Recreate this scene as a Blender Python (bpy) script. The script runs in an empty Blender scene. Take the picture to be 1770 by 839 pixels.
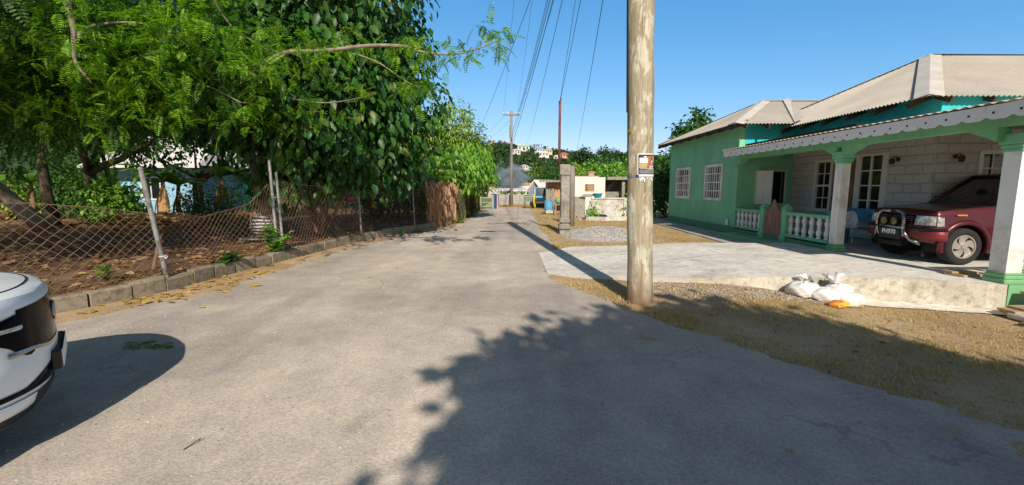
import bpy, math, random
import numpy as np
from mathutils import Vector, Matrix
random.seed(7); rng = np.random.default_rng(11)
SC = bpy.context.scene; COL = SC.collection
PI = math.pi
# ---------------------------------------------------------------- camera geometry helpers
F = 755.0; TILT = math.atan(95/755.0); CH = 1.6
def ray(u, v):
    du = u-885; dv = 419.5-v
    return du, F*math.cos(TILT)+dv*math.sin(TILT), -F*math.sin(TILT)+dv*math.cos(TILT)
def G(u, v, z=0.0):
    x, y, zz = ray(u, v); s = (z-CH)/zz
    return (x*s, y*s, z)
def PY(u, v, Y):
    x, y, z = ray(u, v); s = Y/y
    return (x*s, Y, CH+z*s)
# ---------------------------------------------------------------- mesh builder
class MB:
    def __init__(s): s.v = []; s.f = []; s.m = []
    def add(s, vs, fs, mi=0):
        o = len(s.v); s.v += [tuple(p) for p in vs]
        s.f += [tuple(i+o for i in f) for f in fs]; s.m += [mi]*len(fs); return s
    def box(s, x0, x1, y0, y1, z0, z1, mi=0):
        return s.add([(x0,y0,z0),(x1,y0,z0),(x1,y1,z0),(x0,y1,z0),(x0,y0,z1),(x1,y0,z1),(x1,y1,z1),(x0,y1,z1)],
            [(0,3,2,1),(4,5,6,7),(0,1,5,4),(1,2,6,5),(2,3,7,6),(3,0,4,7)], mi)
    def obox(s, c, sx, sy, sz, rz=0, rx=0, ry=0, mi=0):
        M = Matrix.Translation(c) @ Matrix.Rotation(rz,4,'Z') @ Matrix.Rotation(ry,4,'Y') @ Matrix.Rotation(rx,4,'X')
        vs = [M @ Vector((a*sx/2,b*sy/2,d*sz/2)) for d in (-1,1) for a,b in ((-1,-1),(1,-1),(1,1),(-1,1))]
        return s.add(vs, [(0,3,2,1),(4,5,6,7),(0,1,5,4),(1,2,6,5),(2,3,7,6),(3,0,4,7)], mi)
    def bbox(s, x0, x1, y0, y1, z0, z1, b=0.02, mi=0):      # bevelled box: chamfered edges
        v = []
        for zi, (z, ins) in enumerate(((z0,b),(z0+b,0),(z1-b,0),(z1,b))):
            X0, X1, Y0, Y1 = x0+ins, x1-ins, y0+ins, y1-ins
            v += [(X0+b,Y0,z),(X1-b,Y0,z),(X1,Y0+b,z),(X1,Y1-b,z),(X1-b,Y1,z),(X0+b,Y1,z),(X0,Y1-b,z),(X0,Y0+b,z)]
        f = [tuple(range(7,-1,-1)), tuple(range(24,32))]
        for k in range(3):
            for i in range(8):
                j = (i+1) % 8; f.append((k*8+i, k*8+j, (k+1)*8+j, (k+1)*8+i))
        return s.add(v, f, mi)
    def tube(s, path, r, n=8, cap=True, mi=0, squash=None):
        P = [Vector(p) for p in path]
        R = r if isinstance(r,(list,tuple)) else [r]*len(P)
        vs = []; fs = []
        T = (P[1]-P[0]).normalized()
        U = T.orthogonal().normalized()
        for i, p in enumerate(P):
            a = P[max(i-1,0)]; b = P[min(i+1,len(P)-1)]
            t = (b-a).normalized() if (b-a).length > 1e-9 else T
            U = (U - t*U.dot(t)).normalized(); V = t.cross(U)
            for k in range(n):
                an = 2*PI*k/n
                vs.append(p+U*math.cos(an)*R[i]+V*math.sin(an)*R[i])
        for i in range(len(P)-1):
            for k in range(n):
                k2 = (k+1)%n
                fs.append((i*n+k, i*n+k2, (i+1)*n+k2, (i+1)*n+k))
        if cap:
            fs.append(tuple(range(n-1,-1,-1))); fs.append(tuple((len(P)-1)*n+k for k in range(n)))
        return s.add(vs, fs, mi)
    def lathe(s, prof, c=(0,0,0), n=16, axis='z', mi=0, cap=True):
        vs = []; fs = []
        for r, h in prof:
            for k in range(n):
                a = 2*PI*k/n; x, y = r*math.cos(a), r*math.sin(a)
                p = (x,y,h) if axis=='z' else ((x,h,y) if axis=='y' else (h,x,y))
                vs.append((c[0]+p[0], c[1]+p[1], c[2]+p[2]))
        m = len(prof)
        for i in range(m-1):
            for k in range(n):
                k2 = (k+1)%n; fs.append((i*n+k,i*n+k2,(i+1)*n+k2,(i+1)*n+k))
        if cap: fs.append(tuple(range(n-1,-1,-1))); fs.append(tuple((m-1)*n+k for k in range(n)))
        return s.add(vs, fs, mi)
    def prism(s, poly, y0, y1, axis='y', mi=0):      # poly = 2D points; extruded along axis
        def P(a,b,t): return {'y':(a,t,b),'x':(t,a,b),'z':(a,b,t)}[axis]
        n = len(poly)
        vs = [P(a,b,y0) for a,b in poly]+[P(a,b,y1) for a,b in poly]
        fs = [tuple(range(n-1,-1,-1)), tuple(range(n,2*n))]+[(i,(i+1)%n,(i+1)%n+n,i+n) for i in range(n)]
        return s.add(vs, fs, mi)
    def wall(s, axis, t0, t1, a0, a1, z0, z1, holes=(), mi=0):
        """slab between t0..t1 across `axis` ('x' or 'y'), spanning a0..a1 and z0..z1, with openings (a0,a1,z0,z1)"""
        A = sorted({a0,a1,*[h[0] for h in holes],*[h[1] for h in holes]}); Z = sorted({z0,z1,*[h[2] for h in holes],*[h[3] for h in holes]})
        A = [a for a in A if a0<=a<=a1]; Z = [z for z in Z if z0<=z<=z1]
        def solid(i,k):
            if i<0 or k<0 or i>=len(A)-1 or k>=len(Z)-1: return False
            ac=(A[i]+A[i+1])/2; zc=(Z[k]+Z[k+1])/2
            return not any(h[0]<ac<h[1] and h[2]<zc<h[3] for h in holes)
        def P(t,a,z): return (t,a,z) if axis=='x' else (a,t,z)
        for i in range(len(A)-1):
            for k in range(len(Z)-1):
                if not solid(i,k): continue
                a,b,c,d = A[i],A[i+1],Z[k],Z[k+1]
                Q = [[P(t0,a,c),P(t0,b,c),P(t0,b,d),P(t0,a,d)],[P(t1,a,c),P(t1,a,d),P(t1,b,d),P(t1,b,c)]]
                if not solid(i-1,k): Q.append([P(t0,a,c),P(t0,a,d),P(t1,a,d),P(t1,a,c)])
                if not solid(i+1,k): Q.append([P(t0,b,c),P(t1,b,c),P(t1,b,d),P(t0,b,d)])
                if not solid(i,k-1): Q.append([P(t0,a,c),P(t1,a,c),P(t1,b,c),P(t0,b,c)])
                if not solid(i,k+1): Q.append([P(t0,a,d),P(t0,b,d),P(t1,b,d),P(t1,a,d)])
                for q in Q: s.add(q, [(0,1,2,3)], mi)
        return s
    def sphere(s, c, rx, ry=None, rz=None, n=16, m=10, mi=0, bump=0, seed=0):
        ry = ry or rx; rz = rz or rx
        r_ = random.Random(seed); ph=[r_.uniform(0,6) for _ in range(6)]
        vs=[]; fs=[]
        for i in range(m+1):
            th = PI*i/m
            for k in range(n):
                a = 2*PI*k/n
                d = 1+bump*(math.sin(3*a+ph[0]+2*th)+math.sin(5*a+ph[1])*math.sin(3*th+ph[2])+.6*math.sin(9*a+ph[3])*math.sin(7*th+ph[4]))
                vs.append((c[0]+rx*d*math.sin(th)*math.cos(a), c[1]+ry*d*math.sin(th)*math.sin(a), c[2]+rz*d*math.cos(th)))
        for i in range(m):
            for k in range(n):
                k2=(k+1)%n; fs.append((i*n+k,(i+1)*n+k,(i+1)*n+k2,i*n+k2))
        return s.add(vs, fs, mi)
class NB:      # numpy-backed builder for foliage: template copied to many transforms
    def __init__(s): s.v=[]; s.f=[]; s.n=0
    def scatter(s, tv, tf, pos, R, scale):
        tv=np.asarray(tv,float); N=len(pos)
        V=np.einsum('nij,kj->nki',R,tv)*np.asarray(scale).reshape(N,1,1)+np.asarray(pos)[:,None,:]
        s.v.append(V.reshape(-1,3)); K=len(tv)
        base=(np.arange(N)*K+s.n)
        for L in sorted({len(f) for f in tf}):
            T=np.array([f for f in tf if len(f)==L])
            s.f.append((base[:,None,None]+T[None]).reshape(-1,L))
        s.n+=N*K
def _props(o, label, cat, group, kind):
    if label: o['label']=label
    if cat: o['category']=cat
    if group: o['group']=group
    if kind: o['kind']=kind
def chain_off(p):
    o=Vector((0,0,0))
    while p is not None: o+=p.location; p=p.parent
    return o
def thing(name, label, cat, loc=(0,0,0), group=None):
    o=bpy.data.objects.new(name,None); COL.objects.link(o); o.location=loc; o.empty_display_size=.2
    _props(o,label,cat,group,None); return o
def obj(name, mb, mat, parent=None, label=None, cat=None, group=None, kind=None, smooth=False, sub=0, bevel=0, auto=None):
    me=bpy.data.meshes.new(name)
    if isinstance(mb,NB):
        V=np.concatenate(mb.v); off=np.array(chain_off(parent)) if parent else np.zeros(3)
        if parent is None:
            off=np.array([V[:,0].mean(),V[:,1].mean(),V[:,2].min()])
        V=V-off
        me.vertices.add(len(V)); me.vertices.foreach_set('co',V.astype(np.float32).ravel())
        li=np.concatenate([f.ravel() for f in mb.f]); tot=np.concatenate([np.full(len(f),f.shape[1]) for f in mb.f])
        me.loops.add(len(li)); me.loops.foreach_set('vertex_index',li.astype(np.int32))
        st=np.concatenate([[0],np.cumsum(tot)[:-1]])
        me.polygons.add(len(tot)); me.polygons.foreach_set('loop_start',st.astype(np.int32)); me.polygons.foreach_set('loop_total',tot.astype(np.int32))
        me.update(calc_edges=True)
        if smooth: me.polygons.foreach_set('use_smooth',np.ones(len(tot),bool))
    else:
        vs=np.array(mb.v,float)
        if parent is None: off=np.array([(vs[:,0].min()+vs[:,0].max())/2,(vs[:,1].min()+vs[:,1].max())/2,vs[:,2].min()])
        else: off=np.array(chain_off(parent))
        me.from_pydata([tuple(p) for p in vs-off],[],mb.f); me.update()
        if any(mb.m): me.polygons.foreach_set('material_index',mb.m)
        if smooth: me.polygons.foreach_set('use_smooth',[True]*len(me.polygons))
    for m in (mat if isinstance(mat,(list,tuple)) else [mat]): me.materials.append(m)
    o=bpy.data.objects.new(name,me); COL.objects.link(o)
    if parent is None: o.location=off
    else: o.parent=parent
    _props(o,label,cat,group,kind)
    if bevel:
        b=o.modifiers.new('b','BEVEL'); b.width=bevel; b.segments=2; b.limit_method='ANGLE'
    if sub:
        b=o.modifiers.new('s','SUBSURF'); b.levels=sub; b.render_levels=sub
    if auto is not None:
        me.set_sharp_from_angle(angle=math.radians(auto))
    return o
def copy_tree(o, parent=None):
    c=o.copy(); COL.objects.link(c)
    if parent: c.parent=parent
    for ch in list(o.children): copy_tree(ch,c)
    return c
# ---------------------------------------------------------------- materials
def rgb(r,g,b): # sRGB 0-255 -> linear
    f=lambda c:(c/255/12.92) if c/255<=.04045 else ((c/255+.055)/1.055)**2.4
    return (f(r),f(g),f(b),1)
class NT:
    def __init__(s,name):
        s.m=bpy.data.materials.new(name); s.m.use_nodes=True; s.t=s.m.node_tree; s.t.nodes.clear()
        s.out=s.t.nodes.new('ShaderNodeOutputMaterial'); s.b=s.t.nodes.new('ShaderNodeBsdfPrincipled')
        s.t.links.new(s.b.outputs[0],s.out.inputs[0])
    def n(s,t,**k):
        x=s.t.nodes.new('ShaderNode'+t)
        for a,b in k.items():
            if a[0]=='_': x.inputs[a[1:].replace('_',' ')].default_value=b
            else: setattr(x,a,b)
        return x
    def l(s,a,b): s.t.links.new(a,b)
    def coord(s, kind='Object', scale=(1,1,1)):
        c=s.n('TexCoord'); m=s.n('Mapping'); m.inputs['Scale'].default_value=scale
        s.l(c.outputs[kind],m.inputs[0]); return m.outputs[0]
    def noise(s,vec,scale,detail=4,rough=.55,dist=0):
        x=s.n('TexNoise'); x.inputs['Scale'].default_value=scale; x.inputs['Detail'].default_value=detail
        x.inputs['Roughness'].default_value=rough; x.inputs['Distortion'].default_value=dist
        if vec is not None: s.l(vec,x.inputs['Vector'])
        return x.outputs['Fac']
    def ramp(s,fac,stops,interp='LINEAR'):
        r=s.n('ValToRGB'); e=r.color_ramp.elements; r.color_ramp.interpolation=interp
        while len(e)<len(stops): e.new(.5)
        for i,(p,c) in enumerate(stops):
            e[i].position=p; e[i].color=c if len(c)==4 else (*c,1)
        s.l(fac,r.inputs[0]); return r.outputs[0]
    def mix(s,fac,a,b,mode='MIX'):
        x=s.n('Mix',data_type='RGBA',blend_type=mode)
        if isinstance(fac,float) or isinstance(fac,int): x.inputs[0].default_value=fac
        else: s.l(fac,x.inputs[0])
        for v,i in ((a,6),(b,7)):
            if isinstance(v,(tuple,list)): x.inputs[i].default_value=v if len(v)==4 else (*v,1)
            else: s.l(v,x.inputs[i])
        return x.outputs[2]
    def bump(s,h,strength=.3,dist=.02,prev=None):
        x=s.n('Bump'); x.inputs['Strength'].default_value=strength; x.inputs['Distance'].default_value=dist
        s.l(h,x.inputs['Height'])
        if prev is not None: s.l(prev,x.inputs['Normal'])
        return x.outputs[0]
    def fin(s,col=None,rough=.6,normal=None,metal=0,spec=.5,coat=0):
        if col is not None:
            if isinstance(col,(tuple,list)): s.b.inputs['Base Color'].default_value=col if len(col)==4 else (*col,1)
            else: s.l(col,s.b.inputs['Base Color'])
        if isinstance(rough,(int,float)): s.b.inputs['Roughness'].default_value=rough
        else: s.l(rough,s.b.inputs['Roughness'])
        if normal is not None: s.l(normal,s.b.inputs['Normal'])
        s.b.inputs['Metallic'].default_value=metal; s.b.inputs['Specular IOR Level'].default_value=spec
        s.b.inputs['Coat Weight'].default_value=coat
        return s.m
def W(c,k): return tuple(min(1,x*k) for x in c[:3])+(1,)
def simple(name,c,rough=.6,var=.18,scale=6,bump=.15,bscale=60,metal=0,spec=.4,coat=0,dirt=None,coord='Object',bd=.005):
    t=NT(name); v=t.coord(coord); f=t.noise(v,scale,5,.6)
    col=t.ramp(f,[(.25,W(c,1-var)),(.75,W(c,1+var))])
    if dirt:
        f2=t.noise(v,scale*.45,6,.7,.4); m=t.ramp(f2,[(.48,(0,0,0)),(.68,(1,1,1))])
        col=t.mix(m,col,dirt)
    nb=t.bump(t.noise(v,bscale,4),bump,bd) if bump else None
    return t.fin(col,rough,nb,metal,spec,coat)
def leafmat(name, cols, rough=.45, trans=.35, spec=.35, big=None):
    t=NT(name); g=t.n('NewGeometry'); r=g.outputs['Random Per Island']
    n=len(cols); col=t.ramp(r,[(i/(n-1) if n>1 else 0,c) for i,c in enumerate(cols)])
    v=t.coord('Object'); f=t.noise(v,.9,3)
    col=t.mix(1.0,col,t.ramp(f,[(.3,(.62,.66,.7)),(.7,(1.15,1.1,1))]),'MULTIPLY')
    t.fin(col,rough,None,0,spec)
    tr=t.n('BsdfTranslucent'); bright=t.mix(1.0,col,(1.3,1.5,.5,1),'MULTIPLY'); t.l(bright,tr.inputs[0])
    mx=t.n('MixShader'); mx.inputs[0].default_value=trans
    t.l(t.b.outputs[0],mx.inputs[1]); t.l(tr.outputs[0],mx.inputs[2]); t.l(mx.outputs[0],t.out.inputs[0])
    return t.m
M={}
def mk_materials():
    # asphalt
    t=NT('asphalt'); v=t.coord('Object')
    big=t.noise(v,.35,5,.6,.3); mid=t.noise(v,2.2,6,.65); fine=t.noise(v,55,3,.7); sp=t.n('TexVoronoi'); sp.inputs['Scale'].default_value=70; t.l(v,sp.inputs['Vector'])
    base=t.ramp(big,[(.3,(.45,.39,.325)),(.55,(.58,.50,.42)),(.75,(.67,.58,.48))])
    trk=t.noise(t.coord('Object',(1.1,.10,1)),1.0,4,.6,.3); base=t.mix(1.0,base,t.ramp(trk,[(.32,(.84,.85,.87)),(.5,(1,1,1)),(.68,(1.13,1.12,1.1))]),'MULTIPLY')
    pt=t.noise(v,.16,3,.5,.8); base=t.mix(1.0,base,t.ramp(pt,[(.42,(.88,.88,.9)),(.46,(1.03,1.03,1.02))]),'MULTIPLY')
    base=t.mix(1.0,base,t.ramp(mid,[(.3,(.82,.82,.84)),(.7,(1.14,1.12,1.08))]),'MULTIPLY')
    base=t.mix(1.0,base,t.ramp(fine,[(.33,(.76,.76,.77)),(.64,(1.16,1.15,1.13))]),'MULTIPLY')
    spk=t.ramp(sp.outputs['Distance'],[(.05,(1,1,1)),(.16,(0,0,0))]); rare=t.noise(v,20,1); rr=t.ramp(rare,[(.62,(0,0,0)),(.66,(1,1,1))])
    spk2=t.mix(1.0,spk,rr,'MULTIPLY'); base=t.mix(spk2,base,(.75,.70,.62,1))
    # faint cracks
    cr=t.n('TexVoronoi',feature='DISTANCE_TO_EDGE'); cr.inputs['Scale'].default_value=.55
    ns=t.n('TexNoise'); ns.inputs['Scale'].default_value=3; t.l(v,ns.inputs['Vector']); ad=t.n('VectorMath',operation='ADD'); sc=t.n('VectorMath',operation='SCALE'); sc.inputs['Scale'].default_value=.5
    t.l(ns.outputs['Color'],sc.inputs[0]); t.l(v,ad.inputs[0]); t.l(sc.outputs[0],ad.inputs[1]); t.l(ad.outputs[0],cr.inputs['Vector'])
    ck=t.ramp(cr.outputs['Distance'],[(.0,(1,1,1)),(.008,(0,0,0))]); ckm=t.ramp(t.noise(v,.5,2),[(.45,(0,0,0)),(.62,(.55,.55,.55))])
    base=t.mix(t.mix(1.0,ck,ckm,'MULTIPLY'),base,(.2,.17,.14,1))
    nb=t.bump(fine,.4,.008); nb=t.bump(sp.outputs['Distance'],.25,.006,nb)
    M['asphalt']=t.fin(base,.85,nb,0,.25)
    # ground: dry earth with straw tint
    t=NT('dry_earth'); v=t.coord('Object'); a=t.noise(v,.8,6,.65,.3); b=t.noise(v,9,5,.7); c=t.noise(v,60,3,.7)
    base=t.ramp(a,[(.3,(.34,.215,.125)),(.5,(.50,.35,.21)),(.7,(.60,.45,.27))])
    base=t.mix(t.ramp(b,[(.5,(0,0,0)),(.65,(.7,.7,.7))]),base,(.48,.42,.19,1))
    base=t.mix(1.0,base,t.ramp(c,[(.3,(.6,.6,.6)),(.65,(1.25,1.22,1.2))]),'MULTIPLY')
    M['earth']=t.fin(base,.95,t.bump(c,.7,.02,t.bump(b,.4,.05)),0,.15)
    t=NT('yard_soil'); v=t.coord('Object'); a=t.noise(v,.7,6,.65,.3); b=t.noise(v,14,5,.7)
    base=t.ramp(a,[(.3,(.075,.042,.027)),(.55,(.16,.098,.06)),(.75,(.33,.21,.125))])
    base=t.mix(1.0,base,t.ramp(b,[(.3,(.6,.6,.6)),(.7,(1.3,1.25,1.2))]),'MULTIPLY')
    M['soil']=t.fin(base,.95,t.bump(b,.8,.03),0,.15)
    # concrete slab
    def conc(name,c1,c2,stain,sc=1.0):
        t=NT(name); v=t.coord('Object'); a=t.noise(v,.9*sc,7,.7,.6); b=t.noise(v,6*sc,6,.7); c=t.noise(v,90,3)
        base=t.ramp(a,[(.3,c1),(.7,c2)])
        st=t.ramp(b,[(.48,(0,0,0)),(.68,(.85,.85,.85))]); base=t.mix(st,base,stain)
        lg=t.noise(t.coord('Object',(.7,1.6,1)),.8*sc,5,.7,1.2); base=t.mix(1.0,base,t.ramp(lg,[(.38,(.78,.77,.75)),(.52,(1,1,1))]),'MULTIPLY')
        base=t.mix(1.0,base,t.ramp(c,[(.3,(.85,.85,.85)),(.7,(1.1,1.1,1.1))]),'MULTIPLY')
        return t.fin(base,.9,t.bump(c,.35,.006,t.bump(b,.3,.02)),0,.2)
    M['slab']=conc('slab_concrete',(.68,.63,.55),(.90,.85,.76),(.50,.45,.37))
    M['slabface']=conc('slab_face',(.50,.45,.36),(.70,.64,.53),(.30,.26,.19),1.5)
    M['kerb']=conc('kerb_concrete',(.26,.215,.15),(.42,.355,.26),(.16,.12,.08),2)
    M['conc']=conc('old_concrete',(.27,.25,.21),(.44,.41,.35),(.2,.18,.15),1.5)
    M['stained']=conc('stained_white',(.62,.58,.52),(.78,.75,.70),(.28,.22,.17),1.6)
    M['path']=conc('path_concrete',(.44,.40,.35),(.60,.56,.5),(.3,.27,.22))
    # painted walls
    def paint(name,c,dirt=.25,bd=.004):
        t=NT(name); v=t.coord('Object'); a=t.noise(v,1.1,6,.65); b=t.noise(v,45,4); 
        base=t.ramp(a,[(.3,W(c,.84)),(.7,W(c,1.08))])
        st=t.noise(t.coord('Object',(5,5,.35)),1.2,5,.6); base=t.mix(1.0,base,t.ramp(st,[(.34,(.93,.93,.92)),(.5,(1,1,1)),(.72,(1.02,1.02,1.02))]),'MULTIPLY')
        ch=t.noise(v,3.2,8,.75,.5); base=t.mix(t.ramp(ch,[(.70,(0,0,0)),(.73,(.55,.55,.55))]),base,(.62,.60,.55,1))
        gz=t.n('NewGeometry'); sx=t.n('SeparateXYZ'); t.l(gz.outputs['Position'],sx.inputs[0]); 
        rm=t.n('MapRange'); rm.inputs['From Min'].default_value=.1; rm.inputs['From Max'].default_value=.9; rm.inputs['To Min'].default_value=dirt; rm.inputs['To Max'].default_value=0
        t.l(sx.outputs[2],rm.inputs[0]); mu=t.n('Math',operation='MULTIPLY'); t.l(rm.outputs[0],mu.inputs[0]); t.l(t.noise(v,5,6,.7),mu.inputs[1])
        base=t.mix(mu.outputs[0],base,W(c,.4))
        return t.fin(base,.75,t.bump(b,.25,bd),0,.3)
    M['green']=paint('green_paint',(.225,.58,.335,1))
    M['green_dark']=paint('dark_green_paint',(.10,.27,.15,1))
    M['green_light']=paint('light_green_paint',(.22,.48,.24,1))
    M['teal']=paint('teal_paint',(.05,.56,.60,1))
    M['lightblue']=paint('light_blue_paint',(.32,.58,.74,1))
    M['cream']=paint('cream_paint',(.84,.78,.68,1)); M['pinkish']=paint('pink_paint',(.60,.36,.30,1)); M['ochre']=paint('ochre_paint',(.58,.33,.16,1))
    M['greywall']=paint('grey_wall',(.22,.24,.28,1)); M['palegreen']=paint('pale_green_paint',(.26,.38,.22,1))
    M['farwhite']=simple('far_white',(.70,.66,.60,1),.7,.12,2,0); M['farpink']=simple('far_pink',(.58,.34,.28,1),.7,.1,2,0)
    M['farroof']=simple('far_roof',(.50,.48,.46,1),.6,.15,2,0); M['farred']=simple('far_red_roof',(.42,.14,.11,1),.7,.15,2,0); M['farblue']=simple('far_blue',(.28,.4,.55,1),.7,.1,2,0); M['faryellow']=simple('far_yellow',(.72,.55,.22,1),.7,.1,2,0); M['fargreen']=simple('far_green_roof',(.42,.62,.5,1),.7,.1,2,0)
    # rock-faced white blocks
    t=NT('white_block_wall')
    g=t.n('TexCoord'); sx=t.n('SeparateXYZ'); t.l(g.outputs['Object'],sx.inputs[0]); sm=t.n('Math',operation='ADD'); t.l(sx.outputs[0],sm.inputs[0]); t.l(sx.outputs[1],sm.inputs[1])
    cb=t.n('CombineXYZ'); t.l(sm.outputs[0],cb.inputs[0]); t.l(sx.outputs[2],cb.inputs[1])
    nz=t.n('TexNoise'); nz.inputs['Scale'].default_value=3.5; t.l(cb.outputs[0],nz.inputs['Vector']); sc=t.n('VectorMath',operation='SCALE'); sc.inputs['Scale'].default_value=.05; t.l(nz.outputs['Color'],sc.inputs[0]); ad=t.n('VectorMath',operation='ADD'); t.l(cb.outputs[0],ad.inputs[0]); t.l(sc.outputs[0],ad.inputs[1])
    br=t.n('TexBrick'); t.l(ad.outputs[0],br.inputs['Vector']); br.inputs['Scale'].default_value=1; br.inputs['Brick Width'].default_value=.46; br.inputs['Row Height'].default_value=.215; br.inputs['Mortar Size'].default_value=.022; br.inputs['Mortar Smooth'].default_value=.8
    br.inputs['Color1'].default_value=(.50,.49,.475,1); br.inputs['Color2'].default_value=(.56,.55,.53,1); br.inputs['Mortar'].default_value=(.45,.44,.42,1)
    inv=t.n('Math',operation='SUBTRACT'); inv.inputs[0].default_value=1; t.l(br.outputs['Fac'],inv.inputs[1])
    v=t.coord('Object'); b2=t.noise(v,7,5,.6)
    M['blockwall']=t.fin(br.outputs['Color'],.8,t.bump(b2,.7,.05,t.bump(inv.outputs[0],.6,.03)),0,.25)
    t=NT('grey_block_wall'); v=t.coord('Object'); mp=t.n('Mapping'); mp.inputs['Rotation'].default_value=(PI/2,0,0); t.l(v,mp.inputs[0]); br=t.n('TexBrick'); t.l(mp.outputs[0],br.inputs['Vector']); br.inputs['Scale'].default_value=1; br.inputs['Brick Width'].default_value=.45; br.inputs['Row Height'].default_value=.2; br.inputs['Mortar Size'].default_value=.012
    br.inputs['Color1'].default_value=(.44,.41,.35,1); br.inputs['Color2'].default_value=(.36,.34,.30,1); br.inputs['Mortar'].default_value=(.24,.22,.2,1)
    M['blocks']=t.fin(t.mix(.35,br.outputs['Color'],t.ramp(t.noise(v,2,5),[(.3,(.25,.22,.2)),(.7,(.6,.57,.5))])),.9)
    # roof metal
    t=NT('roof_metal'); v=t.coord('Object'); a=t.noise(v,.6,6,.65,.2); b=t.noise(t.coord('Object',(1,1,6)),7,5,.7)
    base=t.ramp(a,[(.3,(.50,.44,.36)),(.7,(.66,.59,.49))]); base=t.mix(t.ramp(b,[(.52,(0,0,0)),(.72,(.5,.5,.5))]),base,(.38,.30,.22,1))
    M['roof']=t.fin(base,.55,None,.1,.4)
    M['flash']=simple('ridge_flashing',(.66,.60,.51,1),.5,.15,2,.1,20)
    # white paint, weathered timber
    t=NT('flaking_white'); v=t.coord('Object',(6,1,1)); a=t.noise(v,5,6,.7,.3)
    M['flaking']=t.fin(t.ramp(a,[(.3,(.5,.46,.42)),(.40,(.80,.79,.78)),(.8,(.88,.88,.88))]),.6,t.bump(a,.3,.004),0,.3)
    M['white']=simple('white_paint',(.84,.84,.81,1),.5,.06,3,.1,50,dirt=(.55,.50,.45,1))
    M['offwhite']=simple('door_white',(.66,.66,.62,1),.5,.05,3,0)
    M['purple']=simple('purple_paint',(.22,.07,.30,1),.5)
    t=NT('pole_wood'); v=t.coord('Object',(9,9,.8)); a=t.noise(v,1.6,7,.7,.5); b=t.noise(t.coord('Object',(40,40,1.2)),2,5,.7); v2=t.coord('Object'); c=t.noise(t.coord('Object',(6,6,2.2)),1.3,5,.65,.2)
    base=t.ramp(a,[(.28,(.27,.215,.14)),(.5,(.46,.385,.27)),(.72,(.62,.55,.41))])
    base=t.mix(t.ramp(c,[(.52,(0,0,0)),(.58,(.75,.75,.75))]),base,(.76,.71,.57,1))
    base=t.mix(1.0,base,t.ramp(b,[(.35,(.55,.53,.5)),(.5,(1,1,1))]),'MULTIPLY')
    gx=t.n('SeparateXYZ'); t.l(v2,gx.inputs[0]); mr=t.n('MapRange'); mr.inputs['From Min'].default_value=.0; mr.inputs['From Max'].default_value=.45; mr.inputs['To Min'].default_value=.9; mr.inputs['To Max'].default_value=0; t.l(gx.outputs[2],mr.inputs[0])
    base=t.mix(mr.outputs[0],base,(.20,.115,.06,1))
    gm=t.noise(t.coord('Object',(5,5,1)),1.1,3); gmr=t.ramp(gm,[(.55,(0,0,0)),(.72,(.45,.45,.45))]); base=t.mix(gmr,base,(.28,.30,.12,1))
    M['pole']=t.fin(base,.85,t.bump(b,.8,.02),0,.2)
    def wood(name,c1,c2,ax=(12,12,1)):
        t=NT(name); v=t.coord('Object',ax); a=t.noise(v,2,6,.7,.4)
        return t.fin(t.ramp(a,[(.3,c1),(.7,c2)]),.8,t.bump(a,.5,.01),0,.25)
    M['gatewood']=wood('gate_wood',(.16,.07,.045),(.46,.28,.2)); M['lumber']=wood('lumber',(.34,.22,.12),(.55,.40,.24),(1,10,10)); M['darkwood']=wood('dark_wood',(.035,.028,.022),(.09,.07,.05))
    M['greywood']=wood('grey_wood',(.20,.18,.15),(.36,.33,.28)); M['bark']=wood('bark',(.035,.025,.018),(.13,.095,.065),(3,3,.8)); M['barklight']=wood('light_bark',(.16,.12,.085),(.38,.32,.25),(3,3,.8))
    M['barkred']=wood('brown_bark',(.11,.06,.04),(.32,.20,.13),(3,3,.8))
    M['thatch']=wood('dry_frond',(.30,.15,.08),(.72,.48,.30),(14,14,.6))
    M['rust']=simple('rusty_steel',(.20,.075,.045,1),.85,.3,8,.4,60); M['wire']=simple('fence_wire',(.25,.145,.095,1),.7,.35,3,0); M['cable']=simple('cable',(.04,.12,.11,1),.6,.1,3,0)
    M['galv']=simple('galvanised_pipe',(.34,.34,.32,1),.5,.35,14,.2,50,metal=.3,dirt=(.12,.10,.08,1))
    M['rusttin']=simple('rusty_tin',(.24,.12,.08,1),.8,.3,3,.2)
    M['dark']=simple('dark_interior',(.012,.011,.011,1),.9,.1,3,0); M['curtain']=simple('red_curtain',(.18,.03,.03,1),.9,.2,5,.1)
    t=NT('window_glass'); M['glass']=t.fin((.012,.014,.016,1),.06,None,0,.6)
    t=NT('car_glass'); M['carglass']=t.fin((.02,.024,.024,1),.05,None,0,.7)
    def carpaint(name,c,rough=.22,coat=.6,bump=True):
        t=NT(name); v=t.coord('Object'); f=t.noise(v,2,4); d=t.noise(v,60,3)
        return t.fin(t.ramp(f,[(.3,W(c,.9)),(.7,W(c,1.08))]),t.ramp(f,[(.3,(rough,)*3),(.7,(rough+.12,)*3)]),None,.25 if c[0]<.5 else 0,.5 if c[0]<.5 else .22,coat if c[0]<.5 else .12)
    M['maroon']=carpaint('maroon_paint',(.085,.006,.013,1),.3,.5); M['maroon2']=carpaint('bumper_red',(.20,.02,.02,1),.4,.3); M['carwhite']=carpaint('white_car_paint',(.84,.88,.89,1),.18,.8)
    M['blackplastic']=simple('black_plastic',(.018,.018,.019,1),.45,.1,5,.1,80); M['gloss']=simple('gloss_black',(.004,.004,.006,1),.12,.1,3,0,spec=.04)
    M['chrome']=simple('chrome',(.32,.32,.33,1),.2,.06,4,0,metal=1); M['alloy']=simple('alloy',(.55,.49,.44,1),.35,.1,4,0,metal=.6)
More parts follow.
